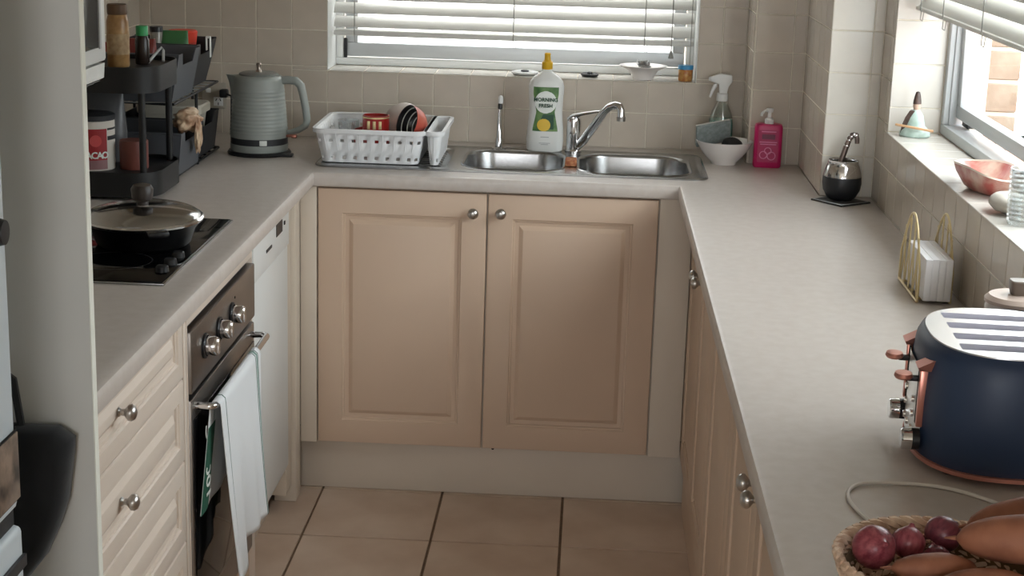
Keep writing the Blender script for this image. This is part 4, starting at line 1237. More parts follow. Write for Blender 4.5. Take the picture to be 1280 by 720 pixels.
# ------------------------------------------------------------------ tea towel over the oven handle
def towel():
    root = thing('tea_towel', 'white tea towel with green stripes hanging over the oven handle', 'towel', (0, 0, 0))
    mt = bpy.data.materials.new('towel_cotton')
    mt.use_nodes = True
    nt = mt.node_tree
    p = nt.nodes['Principled BSDF']
    p.inputs['Roughness'].default_value = 0.9
    uv = nt.nodes.new('ShaderNodeUVMap')
    sepx = nt.nodes.new('ShaderNodeSeparateXYZ')
    nt.links.new(uv.outputs[0], sepx.inputs[0])
    cr = nt.nodes.new('ShaderNodeValToRGB')
    cr.color_ramp.interpolation = 'CONSTANT'
    wv, gv = (*srgb(226, 228, 230), 1), (*srgb(40, 84, 70), 1)
    els = cr.color_ramp.elements
    els[0].position, els[0].color = 0.0, wv
    els[1].position, els[1].color = 0.10, gv
    for ps, cc in ((0.112, wv), (0.86, gv), (0.872, wv), (0.885, (*srgb(120, 150, 140), 1)), (0.915, wv), (0.925, gv), (0.935, wv)):
        e = els.new(ps)
        e.color = cc
    nt.links.new(sepx.outputs['X'], cr.inputs['Fac'])
    nt.links.new(cr.outputs['Color'], p.inputs['Base Color'])
    nz = nt.nodes.new('ShaderNodeTexNoise')
    nz.inputs['Scale'].default_value = 400
    bp = nt.nodes.new('ShaderNodeBump')
    bp.inputs['Strength'].default_value = 0.2
    bp.inputs['Distance'].default_value = 0.001
    nt.links.new(nz.outputs['Fac'], bp.inputs['Height'])
    nt.links.new(bp.outputs[0], p.inputs['Normal'])
    xb, zb = 0.0, 0.634           # bar centre in world
    NU, NV = 40, 46
    # path over the bar: back drop, over the bar, front drop
    def point(u, v):
        # v<0.30 back drop (from low to bar), 0.30..0.36 over bar, rest front drop
        ytop = -1.752 + u * 0.385
        if v < 0.30:
            t = 1 - v / 0.30
            z = zb - t * 0.215
            x = xb - 0.0105 - 0.012 * t + 0.002 * math.sin(u * 19) * t
            y = ytop - 0.045 * t
            return (x, y, z)
        if v < 0.38:
            a_ = math.pi * (v - 0.30) / 0.08
            return (xb - 0.0105 * math.cos(a_), ytop, zb + 0.0105 * math.sin(a_))
        t = (v - 0.38) / 0.62
        drop = 0.395 - 0.045 * u + 0.03 * math.exp(-((u - 0.22) / 0.16) ** 2)
        z = zb - t * drop
        fold = 0.012 * math.sin(u * 9.0 + 0.6) * t + 0.007 * math.sin(u * 21 + 1.3) * t
        x = xb + 0.0105 + 0.012 * t + fold * (0.4 + 0.6 * t)
        gather = 1 - 0.20 * t
        y = -1.752 + 0.045 * t + u * 0.385 * gather + 0.03 * t * math.sin(u * 3.1)
        return (x, y, z)
    t = bmesh.new()
    uvl = t.loops.layers.uv.new('UVMap')
    g = [[t.verts.new(point(i / NU, j / NV)) for i in range(NU + 1)] for j in range(NV + 1)]
    for j in range(NV):
        for i in range(NU):
            f = t.faces.new((g[j][i], g[j][i + 1], g[j + 1][i + 1], g[j + 1][i]))
            for lp, (a_, c_) in zip(f.loops, ((i, j), (i + 1, j), (i + 1, j + 1), (i, j + 1))):
                lp[uvl].uv = (a_ / NU, c_ / NV)
    me = bpy.data.meshes.new('cloth')
    t.to_mesh(me)
    t.free()
    me.polygons.foreach_set('use_smooth', [True] * len(me.polygons))
    o = link('cloth', me, mt, root)
    sol = o.modifiers.new('thickness', 'SOLIDIFY')
    sol.thickness = 0.0016
    sol.offset = 0
    # printed green band on the back drop with white lettering
    ln = []
    for k in range(9):
        u = k / 8 * 0.16
        ln.append([point(u, v / 12 * 0.24 + 0.0) for v in range(13)])
    bandm = MB()
    bandm.loft([[(x + 0.0014, y - 0.004, z) for x, y, z in row] for row in ln], False, False, closed=False)
    bo = bandm.build('green_band', mat('towel_green', srgb(36, 84, 66), 0.9), o)
    link('lettering', text_mesh('100% C', 0.050, 0.0003, bold=0.0006), M_lwhite, bo, (xb - 0.0155, -1.752, 0.520), (R(90), R(-90), R(90)))
    return root
towel()

# ------------------------------------------------------------------ spray bottle, bowl with scrubbers, pink bottle
spb = thing('spray_bottle', 'clear spray bottle half full of teal cleaner with white trigger', 'bottle', (1.092, -0.078, H + 0.0005))
M_sprayclear = glass_mat('clear_plastic', (0.86, 0.90, 0.90), 0.72, 0.15)
prof = [(0.0, 0.0), (0.033, 0.0), (0.0355, 0.004), (0.0355, 0.085), (0.034, 0.105), (0.027, 0.130), (0.016, 0.150), (0.0135, 0.160)]
MB().lathe(prof, seg=32).build('bottle', M_sprayclear, spb)
MB().lathe([(0.0, 0.003), (0.0335, 0.003), (0.0343, 0.006), (0.0343, 0.085), (0.0328, 0.105), (0.0, 0.105)], seg=32).build('teal_liquid', mat('teal_liquid', srgb(96, 176, 166), 0.2), spb)
b = MB()
b.lathe([(0.0165, 0.158), (0.0165, 0.178), (0.013, 0.182), (0.0, 0.182)], seg=24)
b.prism([(-0.034, 0.226), (-0.036, 0.214), (-0.012, 0.206), (-0.010, 0.180), (0.012, 0.180), (0.016, 0.200), (0.026, 0.214), (0.024, 0.232), (-0.010, 0.236)], 'y', -0.011, 0.011, 0.002)
hd = b.build('spray_head', M_wplastic, spb)
MB().prism([(-0.018, 0.208), (-0.026, 0.206), (-0.034, 0.184), (-0.038, 0.168), (-0.033, 0.166), (-0.026, 0.184), (-0.016, 0.200)], 'y', -0.006, 0.006, 0.0015).build('trigger', M_wplastic, hd)
MB().lathe([(0.0, 0.0), (0.007, 0.0), (0.006, 0.007), (0.0, 0.007)], seg=14, M=T(-0.034, 0, 0.220) @ axis_to((-1, 0, 0))).build('nozzle', M_wplastic, hd)

bw = thing('scrubber_bowl', 'white bowl with scrubbers standing right of the sink', 'bowl', (1.094, -0.225, H + 0.0005))
prof = [(0.0, 0.0), (0.034, 0.0), (0.036, 0.006), (0.052, 0.022), (0.066, 0.040), (0.076, 0.058), (0.080, 0.066), (0.077, 0.066), (0.062, 0.040), (0.046, 0.022), (0.0, 0.012)]
MB().lathe(prof, seg=40).build('shell', mat('white_china', srgb(232, 226, 222), 0.25), bw)
sc = thing('scouring_pad', 'grey-green scouring pad leaning out of the white bowl', 'scouring pad', (1.064, -0.198, H + 0.052))
sc.rotation_euler = (R(24), R(-10), R(14))
MB().box(-0.050, 0.050, -0.004, 0.004, 0.0, 0.068, 0.002).build('pad', mat('grey_green_pad', srgb(140, 148, 146), 0.95, var=0.3, vscale=120, bump=0.6, bscale=300), sc)
MB().box(-0.050, 0.050, 0.0042, 0.010, 0.0, 0.068, 0.002).build('backing', mat('pale_pad', srgb(190, 188, 180), 0.9), sc)
bs = thing('dish_brush', 'round black dish brush resting in the white bowl', 'brush', (1.112, -0.240, H + 0.040))
bs.rotation_euler = (R(18), R(8), 0)
MB().lathe([(0.0, 0.0), (0.024, 0.0), (0.030, 0.008), (0.030, 0.018), (0.026, 0.028), (0.014, 0.036), (0.0, 0.038)], seg=28).build('brush_head', mat('black_rubber', srgb(24, 24, 25), 0.7), bs)
m = MB()
for k in range(60):
    a_ = k * 2.399
    rr = 0.022 * math.sqrt((k + 0.5) / 60)
    m.tube([(rr * math.cos(a_), rr * math.sin(a_), 0.002), (rr * 1.08 * math.cos(a_), rr * 1.08 * math.sin(a_), -0.012)], 0.0009, 4)
bz = m.build('bristles', mat('grey_bristle', srgb(120, 118, 112), 0.8), bs)
bz['kind'] = 'stuff'

pk = thing('soap_dispenser', 'pink hand soap bottle with white pump standing by the tiled step', 'bottle', (1.212, -0.248, H + 0.0005))
pk.rotation_euler = (0, 0, R(-3))
M_pink = mat('magenta_plastic', srgb(196, 34, 100), 0.35)
M_lpink = mat('pink_print', srgb(236, 150, 190), 0.4)
MB().loft([ring(superell(a_, c_, 5, 40), z) for z, a_, c_ in ((0, 0.036, 0.020), (0.004, 0.039, 0.022), (0.112, 0.0385, 0.022), (0.119, 0.036, 0.020), (0.121, 0.030, 0.016))]).build('bottle', M_pink, pk)
pm = MB().lathe([(0.0125, 0.121), (0.0125, 0.133), (0.009, 0.136), (0.005, 0.138), (0.005, 0.152), (0.009, 0.153), (0.010, 0.163), (0.0, 0.165)], seg=20).build('pump', M_wplastic, pk)
MB().tube([(0.0, 0.0, 0.158), (-0.014, -0.010, 0.158), (-0.022, -0.016, 0.150), (-0.023, -0.017, 0.143)], 0.004, 8).build('spout', M_wplastic, pm)
lbl = MB().box(-0.028, 0.028, -0.0232, -0.0221, 0.016, 0.106).build('label', mat('deep_pink_print', srgb(180, 28, 92), 0.4), pk)
m = MB()
for z, hw_ in ((0.101, 0.020), (0.072, 0.024), (0.066, 0.022)):
    m.box(-hw_, hw_, -0.0238, -0.0231, z - 0.0012, z + 0.0012)
m.build('print_line', M_lpink, lbl)
m = MB()
for cx_, cz_, rr in ((-0.012, 0.036, 0.010), (0.010, 0.034, 0.011), (0.0, 0.048, 0.009)):
    m.tube([(cx_ + rr * math.cos(2 * math.pi * k / 18), -0.0234, cz_ + rr * math.sin(2 * math.pi * k / 18)) for k in range(18)], 0.0015, 5, closed=True)
m.build('printed_fruit', M_lpink, lbl)
MB().box(-0.018, 0.018, -0.0238, -0.0231, 0.080, 0.094).build('printed_plate', mat('dark_pink_print', srgb(110, 24, 62), 0.4), lbl)

# ------------------------------------------------------------------ mate gourd on a coaster
co = thing('coaster', 'dark square coaster under the mate gourd', 'coaster', (1.348, -0.738, H + 0.0005), R(38))
MB().box(-0.052, 0.052, -0.052, 0.052, 0.0, 0.004, 0.001).build('base', mat('dark_slate', srgb(70, 68, 64), 0.6, c2=srgb(36, 35, 34), vscale=40), co)
m = MB()
m.tube([(-0.048, -0.048, 0.0042), (0.048, -0.048, 0.0042), (0.048, 0.048, 0.0042), (-0.048, 0.048, 0.0042)], 0.0016, 5, closed=True)
m.build('border', M_alu, co)
mt_ = thing('mate_gourd', 'round black mate gourd with silver collar on the coaster', 'gourd', (1.350, -0.722, H + 0.0048))
MB().lathe([(0.0, 0.0), (0.026, 0.0), (0.036, 0.006), (0.0455, 0.024), (0.0485, 0.042), (0.047, 0.060), (0.0435, 0.070), (0.0, 0.070)], seg=40).build('shell', mat('black_leather', srgb(38, 39, 42), 0.4, var=0.2, vscale=30, bump=0.15, bscale=90), mt_)
MB().lathe([(0.0472, 0.0585), (0.0455, 0.070), (0.041, 0.084), (0.0375, 0.092), (0.039, 0.098), (0.036, 0.099), (0.034, 0.090), (0.038, 0.078), (0.0, 0.076)], seg=40).build('collar', M_chrome, mt_)
MB().lathe([(0.0, 0.088), (0.0345, 0.087)], seg=30).build('yerba_leaves', mat('yerba', srgb(70, 66, 40), 0.95, c2=srgb(34, 34, 22), vscale=150, bump=0.7, bscale=300), mt_)
bo_ = thing('mate_straw', 'curved silver and dark metal straw standing in the mate gourd', 'straw', (1.350, -0.722, H + 0.094))
pts = [(-0.010, 0, -0.010), (-0.004, 0, 0.014), (0.004, 0.0, 0.044), (0.010, 0, 0.062), (0.017, 0, 0.073), (0.025, 0, 0.074), (0.029, 0, 0.064), (0.030, 0, 0.052)]
MB().tube(pts, 0.0065, 10, radii=[0.007, 0.007, 0.007, 0.007, 0.007, 0.0066, 0.006, 0.0055]).build('tube', mat('dark_bronze', (0.22, 0.17, 0.15), 0.35, 0.9), bo_)
for k in range(5):
    t = 0.3 + 0.11 * k
    i_ = int(t * 7)
    f_ = t * 7 - i_
    p_ = Vector(pts[i_]).lerp(Vector(pts[i_ + 1]), f_)
    d_ = (Vector(pts[i_ + 1]) - Vector(pts[i_])).normalized()
    MB().lathe([(0.0075, -0.0018), (0.0080, 0.0), (0.0075, 0.0018)], seg=14, M=T(*p_) @ axis_to(d_)).build('silver_ring', M_chrome, bo_)

# ------------------------------------------------------------------ side window sill: figurine, shell dish, stone, glass
ZS = RZ0 + 0.0006
fg = thing('figurine', 'small seated robed figurine in pale green on the side window sill', 'figurine', (1.489, -0.872, ZS), R(-20))
M_jade = mat('jade_glaze', srgb(190, 208, 200), 0.35, c2=srgb(158, 180, 170), vscale=40)
M_umber = mat('umber_glaze', srgb(84, 66, 58), 0.5, c2=srgb(50, 40, 36), vscale=60)
MB().lathe([(0.0, 0.0), (0.034, 0.0), (0.037, 0.004), (0.035, 0.014), (0.026, 0.024), (0.0, 0.030)], seg=28, sy=0.7).build('robe_skirt', M_jade, fg)
MB().loft([ring(superell(a_, c_, 2.2, 24), z) for z, a_, c_ in ((0.020, 0.024, 0.017), (0.035, 0.021, 0.015), (0.052, 0.017, 0.012), (0.062, 0.009, 0.008), (0.066, 0.006, 0.006))]).build('torso', M_jade, fg)
m = MB()
m.loft([[(x + dx, y, z) for dx, y, z in ((-0.006, -0.008, 0), (0.006, -0.010, 0), (0.006, 0.010, 0), (-0.006, 0.010, 0))] if False else [(x - 0.006, -0.013, z), (x + 0.006, -0.013, z), (x + 0.006, 0.008, z), (x - 0.006, 0.008, z)] for x, z in ((-0.026, 0.008), (-0.024, 0.026), (-0.017, 0.046), (-0.008, 0.062))])
m.build('sleeve', M_umber, fg)
hd_ = MB().lathe([(0.0, 0.062), (0.007, 0.064), (0.0095, 0.073), (0.008, 0.081), (0.0, 0.086)], seg=20).build('head', mat('skin_glaze', srgb(190, 160, 140), 0.5), fg)
MB().lathe([(0.0098, 0.078), (0.0092, 0.086), (0.007, 0.098), (0.0045, 0.106), (0.0, 0.108)], seg=18).build('headdress', M_umber, hd_)
MB().box(-0.045, 0.045, -0.032, -0.024, 0.022, 0.027, 0.001, M=Matrix.Rotation(R(6), 4, 'Y')).build('zither', mat('pale_wood', srgb(190, 150, 112), 0.6), fg)

sh = thing('shell_dish', 'pink and red glazed leaf-shaped dish on the side window sill', 'dish', (1.497, -1.575, ZS), R(8))
M_shell = mat('pink_glaze', srgb(224, 200, 184), 0.3, c2=srgb(184, 92, 84), vscale=22)
def leaf_ring(z, sx, sy, tip):
    out = []
    for k in range(40):
        a_ = 2 * math.pi * k / 40
        x, y = math.cos(a_), math.sin(a_)
        wv_ = 1 + 0.05 * math.sin(5 * a_)
        out.append((sx * x * wv_, sy * y * wv_ * (1 + tip * x), z + 0.010 * abs(x) ** 2 * (z / 0.035)))
    return out
MB().loft([leaf_ring(0.0, 0.026, 0.062, 0.0), leaf_ring(0.006, 0.036, 0.075, 0.05), leaf_ring(0.026, 0.050, 0.110, 0.1), leaf_ring(0.038, 0.054, 0.124, 0.12), leaf_ring(0.038, 0.050, 0.118, 0.12), leaf_ring(0.012, 0.034, 0.072, 0.05), leaf_ring(0.006, 0.020, 0.050, 0.0)]).build('dish', M_shell, sh)
MB().loft([leaf_ring(0.0385, 0.0545, 0.1245, 0.12), leaf_ring(0.041, 0.053, 0.122, 0.12), leaf_ring(0.0385, 0.0505, 0.1185, 0.12)], False, False).build('rim', mat('cream_glaze', srgb(226, 212, 196), 0.3), sh)
st = tag(crumple('pebble', mat('grey_stone', srgb(196, 188, 176), 0.7, var=0.12, vscale=30), None, 0.036, 0.050, 0.019, 0.05, 5.5, (1.487, -1.80, ZS + 0.0195)), 'smooth pale grey pebble on the side window sill', 'stone')
gs = thing('glass_tumbler', 'ribbed clear glass tumbler at the end of the side window sill', 'glass', (1.490, -1.905, ZS))
M_rib = glass_mat('ribbed_glass', (0.90, 0.92, 0.92), 0.62, 0.08)
prof = [(0.0, 0.0), (0.029, 0.0)]
for k in range(22):
    z = 0.004 + k * 0.0042
    prof.append((0.031 + 0.00006 * k + (0.0018 if k % 2 else 0.0), z))
prof += [(0.033, 0.10), (0.0305, 0.10), (0.028, 0.008), (0.0, 0.006)]
MB().lathe(prof, seg=36).build('tumbler', M_rib, gs)

# ------------------------------------------------------------------ napkin holder
nh = thing('napkin_holder', 'gold wire napkin holder by the tiled wall below the sill', 'holder', (1.378, -1.655, H + 0.0005))
def wire_side(x):
    base = MB().tube([(x, -0.095, 0.0035), (x, 0.095, 0.0035)], 0.003, 6).build('foot_wire', M_gold, nh)
    for k in range(5):
        y0 = -0.084 + 0.042 * k
        for sg in (-1, 1):
            y1 = y0 + sg * 0.024
            if abs(y1) > 0.1:
                continue
            hgt = 0.150 * max(0.42, 1 - ((y0 + y1) / 2 / 0.12) ** 2)
            MB().tube([(x, y0, 0.004), (x, y0 + sg * 0.016, hgt * 0.5), (x, y1, hgt)], 0.0015, 6).build('side_wire', M_gold, nh)
    arc = [(x, -0.095 + 0.19 * k / 16, 0.060 + 0.095 * math.sin(math.pi * k / 16)) for k in range(17)]
    MB().tube([(x, -0.095, 0.004)] + arc + [(x, 0.095, 0.004)], 0.0024, 6).build('hoop', M_gold, nh)
wire_side(-0.031)
wire_side(0.031)
for y in (-0.07, 0.0, 0.07):
    MB().tube([(-0.031, y, 0.0035), (0.031, y, 0.0035)], 0.0025, 6).build('cross_wire', M_gold, nh)
npk = thing('napkin_stack', 'stack of white paper napkins standing in the gold wire holder', 'napkins', (1.380, -1.668, H + 0.0075))
nm = MB()
for k in range(4):
    x = -0.0245 + k * 0.0128
    MB().box(x, x + 0.0127, -0.092 + random.uniform(-0.0015, 0.0015), 0.085, 0.0, 0.080 + random.uniform(-0.0005, 0.0005), 0.001).build('napkin', mat('white_paper', srgb(240, 238, 240), 0.9), npk)

# ------------------------------------------------------------------ toaster
TO = thing('toaster', 'navy four-slot toaster with copper trim and levers on the right worktop', 'toaster', (1.292, -2.595, H + 0.0005), R(-3))
TO.scale = (1, 1, 0.9)
TL, TW = 0.118, 0.150
def tring(f, g, z, p=2.5, n=64):
    return ring(superell(TL * f, TW * g, p, n), z)
b = MB()
b.loft([tring(0.97, 0.97, 0.014), tring(1.0, 1.0, 0.018), tring(1.0, 1.0, 0.10), tring(0.985, 0.985, 0.150), tring(0.955, 0.955, 0.176), tring(0.91, 0.915, 0.188), tring(0.87, 0.88, 0.1915)], True, False)
b.build('shell', M_navy, TO, True, 50)
MB().loft([tring(0.985, 0.985, 0.0105), tring(1.022, 1.018, 0.012), tring(1.022, 1.018, 0.018), tring(1.0, 1.0, 0.0195)]).build('base_trim', M_copper, TO)
for fx, fy in ((-0.07, -0.09), (0.07, -0.09), (-0.07, 0.09), (0.07, 0.09)):
    MB().lathe([(0.0, 0.0), (0.012, 0.0), (0.012, 0.0104), (0.0, 0.0104)], c=(fx, fy, 0), seg=14).build('foot', M_black, TO)
top_o = superell(TL * 0.872, TW * 0.882, 2.5, 64)
slots = [rrect(-0.072, 0.085, yc - 0.0155, yc + 0.0155, 0.004, 3) for yc in (-0.083, -0.030, 0.027, 0.080)]
b = MB()
b.sheet(top_o, slots, 0.1935)
b.loft([ring(superell(TL * 0.875, TW * 0.885, 2.5, 64), 0.188), ring(top_o, 0.1935)], False, False)
tpl = b.build('top_plate', mat('bright_steel', (0.50, 0.50, 0.51), 0.3, 1.0), TO)
for sl in slots:
    MB().loft([ring(sl, 0.1935), ring(sl, 0.10)], False, True).build('slot', mat('slot_steel', (0.75, 0.74, 0.80), 0.4, 0.6), tpl, True, 60)
# control end (-X)
pf = MB().loft([[(-0.1205, y, 0.028), (-0.1205, y, 0.150)] if False else [(-TL * (1 - abs(y / TW) ** 2.5) ** (1 / 2.5) - 0.0012, y, z) for z in (0.026, 0.05, 0.10, 0.150)] for y in [(-0.068 + 0.136 * k / 16) for k in range(17)]], False, False, closed=False).build('control_panel', mat('pale_steel', (0.62, 0.62, 0.60), 0.3, 0.8), TO)
def facex(y):
    return -TL * (1 - abs(y / TW) ** 2.5) ** (1 / 2.5)
for yc in (-0.066, 0.066):
    x = facex(yc)
    ys = yc - math.copysign(0.016, yc)
    for dy in (0.0,):
        xx = facex(yc + dy)
        MB().box(xx - 0.007, xx + 0.004, yc + dy - 0.0045, yc + dy + 0.0045, 0.060, 0.152, 0.0015).build('copper_rail', M_copper, TO)
    MB().box(facex(ys) - 0.0026, facex(ys) - 0.0005, ys - 0.004, ys + 0.004, 0.060, 0.150).build('lever_slot', M_dark, TO)
    # wedge hood over the rails
    m = MB()
    m.loft([[(x - 0.010, yc - 0.012, 0.150), (x - 0.010, yc + 0.012, 0.150), (x + 0.012, yc + 0.012, 0.150), (x + 0.012, yc - 0.012, 0.150)],
            [(x - 0.012, yc - 0.016, 0.156), (x - 0.012, yc + 0.016, 0.156), (x + 0.030, yc + 0.016, 0.180), (x + 0.030, yc - 0.016, 0.180)]])
    m.build('rail_hood', M_copper, TO)
    lv_ = MB().box(x - 0.020, x - 0.002, ys - 0.004, ys + 0.004, 0.126, 0.134, 0.001).build('lever_arm', M_black, TO)
    MB().lathe([(0.0, 0.0), (0.014, 0.0), (0.016, 0.003), (0.014, 0.008), (0.0, 0.009)], seg=22, sx=0.8, M=T(x - 0.026, ys, 0.130)).build('lever_cap', M_copper, lv_)
    dl = MB().lathe([(0.016, 0.0), (0.016, 0.010), (0.0, 0.010)], seg=26, M=T(x - 0.001, yc, 0.040) @ axis_to((-1, 0, 0))).build('dial', M_black, TO)
    MB().lathe([(0.0165, 0.010), (0.0165, 0.022), (0.014, 0.024), (0.0, 0.024)], seg=26, M=T(x - 0.001, yc, 0.040) @ axis_to((-1, 0, 0))).build('dial_cap', M_chrome, dl)
for yc in (-0.030, 0.0, 0.030):
    for zc in (0.045, 0.068, 0.091):
        if yc == 0.0 and zc != 0.045:
            continue
        MB().lathe([(0.0, 0.004), (0.005, 0.0035), (0.006, 0.0)], seg=14, M=T(facex(yc) - 0.001, yc, zc) @ axis_to((-1, 0, 0))).build('button', M_chrome, TO)

# canister behind the toaster
cn = thing('canister', 'pale canister with flat lid and square knob behind the toaster', 'canister', (1.382, -2.315, H + 0.0005))
MB().lathe([(0.0, 0.0), (0.046, 0.0), (0.049, 0.004), (0.049, 0.142), (0.045, 0.148), (0.0, 0.148)], seg=36).build('body', mat('white_china', srgb(232, 226, 222), 0.25), cn)
cl_ = MB().lathe([(0.047, 0.148), (0.0505, 0.149), (0.0505, 0.154), (0.044, 0.160), (0.0, 0.162)], seg=36).build('lid', mat('pinkish_glaze', srgb(196, 176, 164), 0.35), cn)
MB().loft([ring(superell(r_, r_, 4, 24), z) for z, r_ in ((0.161, 0.012), (0.168, 0.014), (0.182, 0.0155), (0.184, 0.014))]).build('knob', mat('taupe_knob', srgb(112, 100, 90), 0.4), cl_)

# white charging cable
def smooth_path(P, n=10):
    P = [Vector(p) for p in P]
    out = []
    for i in range(len(P) - 1):
        p0, p1, p2, p3 = P[max(i - 1, 0)], P[i], P[i + 1], P[min(i + 2, len(P) - 1)]
        for k in range(n):
            t = k / n
            out.append(0.5 * ((2 * p1) + (-p0 + p2) * t + (2 * p0 - 5 * p1 + 4 * p2 - p3) * t * t + (-p0 + 3 * p1 - 3 * p2 + p3) * t ** 3))
    out.append(P[-1])
    return out
zc = H + 0.0032
tag(MB().tube(smooth_path([(1.095, -2.935, zc), (1.079, -2.885, zc), (1.064, -2.825, zc), (1.066, -2.780, zc), (1.084, -2.750, zc), (1.113, -2.741, zc), (1.155, -2.741, zc), (1.200, -2.752, zc), (1.250, -2.795, zc), (1.290, -2.850, zc), (1.35, -2.90, zc)]), 0.0026, 8).build('charging_cable', mat('white_cable', srgb(224, 217, 210), 0.5)), 'thin white cable looping on the worktop before the toaster', 'cable')

# ------------------------------------------------------------------ wicker basket with onions and sweet potatoes
BC = (1.112, -3.120)
VY = 0.0
BR = 0.158
bk = thing('wicker_basket', 'round woven straw basket of onions and sweet potatoes', 'basket', (BC[0], BC[1], H + 0.0005))
bk.scale = (0.70, 0.70, 0.72)
MB().lathe([(0.0, 0.002), (0.115, 0.002), (0.130, 0.012), (0.142, 0.035), (0.150, 0.060), (0.146, 0.060), (0.138, 0.036), (0.126, 0.016), (0.112, 0.008), (0.0, 0.008)], seg=60).build('liner', mat('dark_straw', srgb(120, 92, 62), 0.9, var=0.3, vscale=40), bk)
def coil(r, z, rad, n, lean, name):
    m = MB()
    for k in range(n):
        a0 = 2 * math.pi * k / n
        pts, rad_ = [], []
        for j in range(5):
            t = (j - 2) / 2
            a_ = a0 + t * 2 * math.pi / n * 0.95
            ph_ = t * 1.25 * lean
            pts.append(((r + rad * 0.55 * math.sin(ph_)) * math.cos(a_), (r + rad * 0.55 * math.sin(ph_)) * math.sin(a_), z + rad * 0.75 * math.sin(ph_ * 0.9)))
            rad_.append(rad * (0.95 - 0.55 * t * t))
        m.tube(pts, rad, 6, radii=rad_)
    o = m.build(name, M_wicker, bk)
    o['kind'] = 'stuff'
    return o
for k, (r, z) in enumerate(((0.122, 0.008), (0.133, 0.019), (0.141, 0.031), (0.147, 0.043), (0.152, 0.055), (0.156, 0.067))):
    coil(r, z, 0.0078, 44, 1 if k % 2 else -1, 'woven_row')
coil(BR, 0.077, 0.0095, 52, 1, 'woven_rim')

def onion(label, x, y, z, r, tilt, az, tint):
    o = thing('red_onion', label, 'onion', (x, y + VY, z))
    o.rotation_euler = (tilt, 0, az)
    prof = [(0.0, -0.90 * r), (0.25 * r, -0.87 * r), (0.62 * r, -0.70 * r), (0.90 * r, -0.36 * r), (1.0 * r, 0.0), (0.93 * r, 0.36 * r), (0.70 * r, 0.68 * r), (0.40 * r, 0.88 * r), (0.20 * r, 1.0 * r), (0.12 * r, 1.16 * r), (0.0, 1.2 * r)]
    MB().lathe(prof, seg=28).build('bulb', mat('onion_skin_%d' % tint, (srgb(160, 84, 92), srgb(132, 66, 76))[tint], 0.32, c2=(srgb(120, 48, 60), srgb(94, 42, 54))[tint], vscale=60, stretch=(3, 3, 0.4), bump=0.1, bscale=90), o)
    m = MB()
    for k in range(9):
        a_ = k * 0.7
        m.tube([(0.12 * r * math.cos(a_), 0.12 * r * math.sin(a_), -0.86 * r), (0.28 * r * math.cos(a_ + 0.4), 0.28 * r * math.sin(a_ + 0.4), -1.02 * r), (0.34 * r * math.cos(a_ + 1), 0.34 * r * math.sin(a_ + 1), -1.16 * r)], 0.0011, 4)
    rt_ = m.build('roots', mat('onion_root', srgb(190, 150, 130), 0.8), o)
    rt_['kind'] = 'stuff'
    return o
onion('large red onion with root tuft at the left rim of the basket', 1.041, -3.103, H + 0.062, 0.0245, R(62), R(18), 0)
onion('red onion between the large onion and the rim at the back of the basket', 1.083, -3.078, H + 0.058, 0.0195, R(-25), R(-30), 0)
onion('dark red onion touching the tip of a sweet potato at the back of the basket', 1.126, -3.052, H + 0.060, 0.0215, R(-70), R(-50), 1)
onion('small dark red onion low down in the middle of the basket', 1.113, -3.090, H + 0.046, 0.0160, R(-40), R(20), 1)

M_sweet = mat('sweet_potato_skin', srgb(164, 108, 82), 0.6, c2=srgb(128, 80, 60), vscale=22, bump=0.35, bscale=60)
def sweet(label, p0, p1, r, bend, seed):
    p0, p1 = Vector(p0) + Vector((0, VY, 0)), Vector(p1) + Vector((0, VY, 0))
    o = thing('sweet_potato', label, 'sweet potato', tuple(p0))
    d_ = p1 - p0
    L = d_.length
    side = d_.cross(Vector((0, 0, 1))).normalized()
    rings = []
    N = 16
    pts, rad_ = [], []
    for k in range(N + 1):
        t = k / N
        c_ = d_ * t + side * bend * math.sin(math.pi * t) + Vector((0, 0, 1)) * bend * 0.3 * math.sin(math.pi * t)
        pts.append(c_)
        e = max(0.02, math.sin(math.pi * min(max(t, 0.0), 1.0)) ** 0.5)
        rad_.append(r * e * (1 + 0.10 * noise.noise(Vector((seed, t * 4, 0)))) if 0 < k < N else r * 0.06)
    MB().tube(pts, r, 20, radii=rad_).build('root', M_sweet, o, True, 180)
    m = MB()
    m.tube([pts[0], pts[0] - d_.normalized() * 0.012], 0.0018, 5, radii=[0.003, 0.0008])
    m.build('root_tip', M_sweet, o)
    return o
sweet('sweet potato pointing past the dark onion at the back of the basket', (1.150, -3.058, H + 0.074), (1.262, -3.052, H + 0.098), 0.021, -0.002, 1.0)
sweet('broad sweet potato lying across the middle on top of the pile', (1.128, -3.105, H + 0.078), (1.250, -3.140, H + 0.096), 0.0265, 0.004, 2.0)
sweet('sweet potato lying in front of the onions in the basket', (1.052, -3.148, H + 0.058), (1.150, -3.122, H + 0.050), 0.0175, 0.003, 3.0)
sweet('sweet potato at the bottom of the pile by the near rim', (1.085, -3.180, H + 0.048), (1.200, -3.165, H + 0.052), 0.022, 0.003, 4.0)

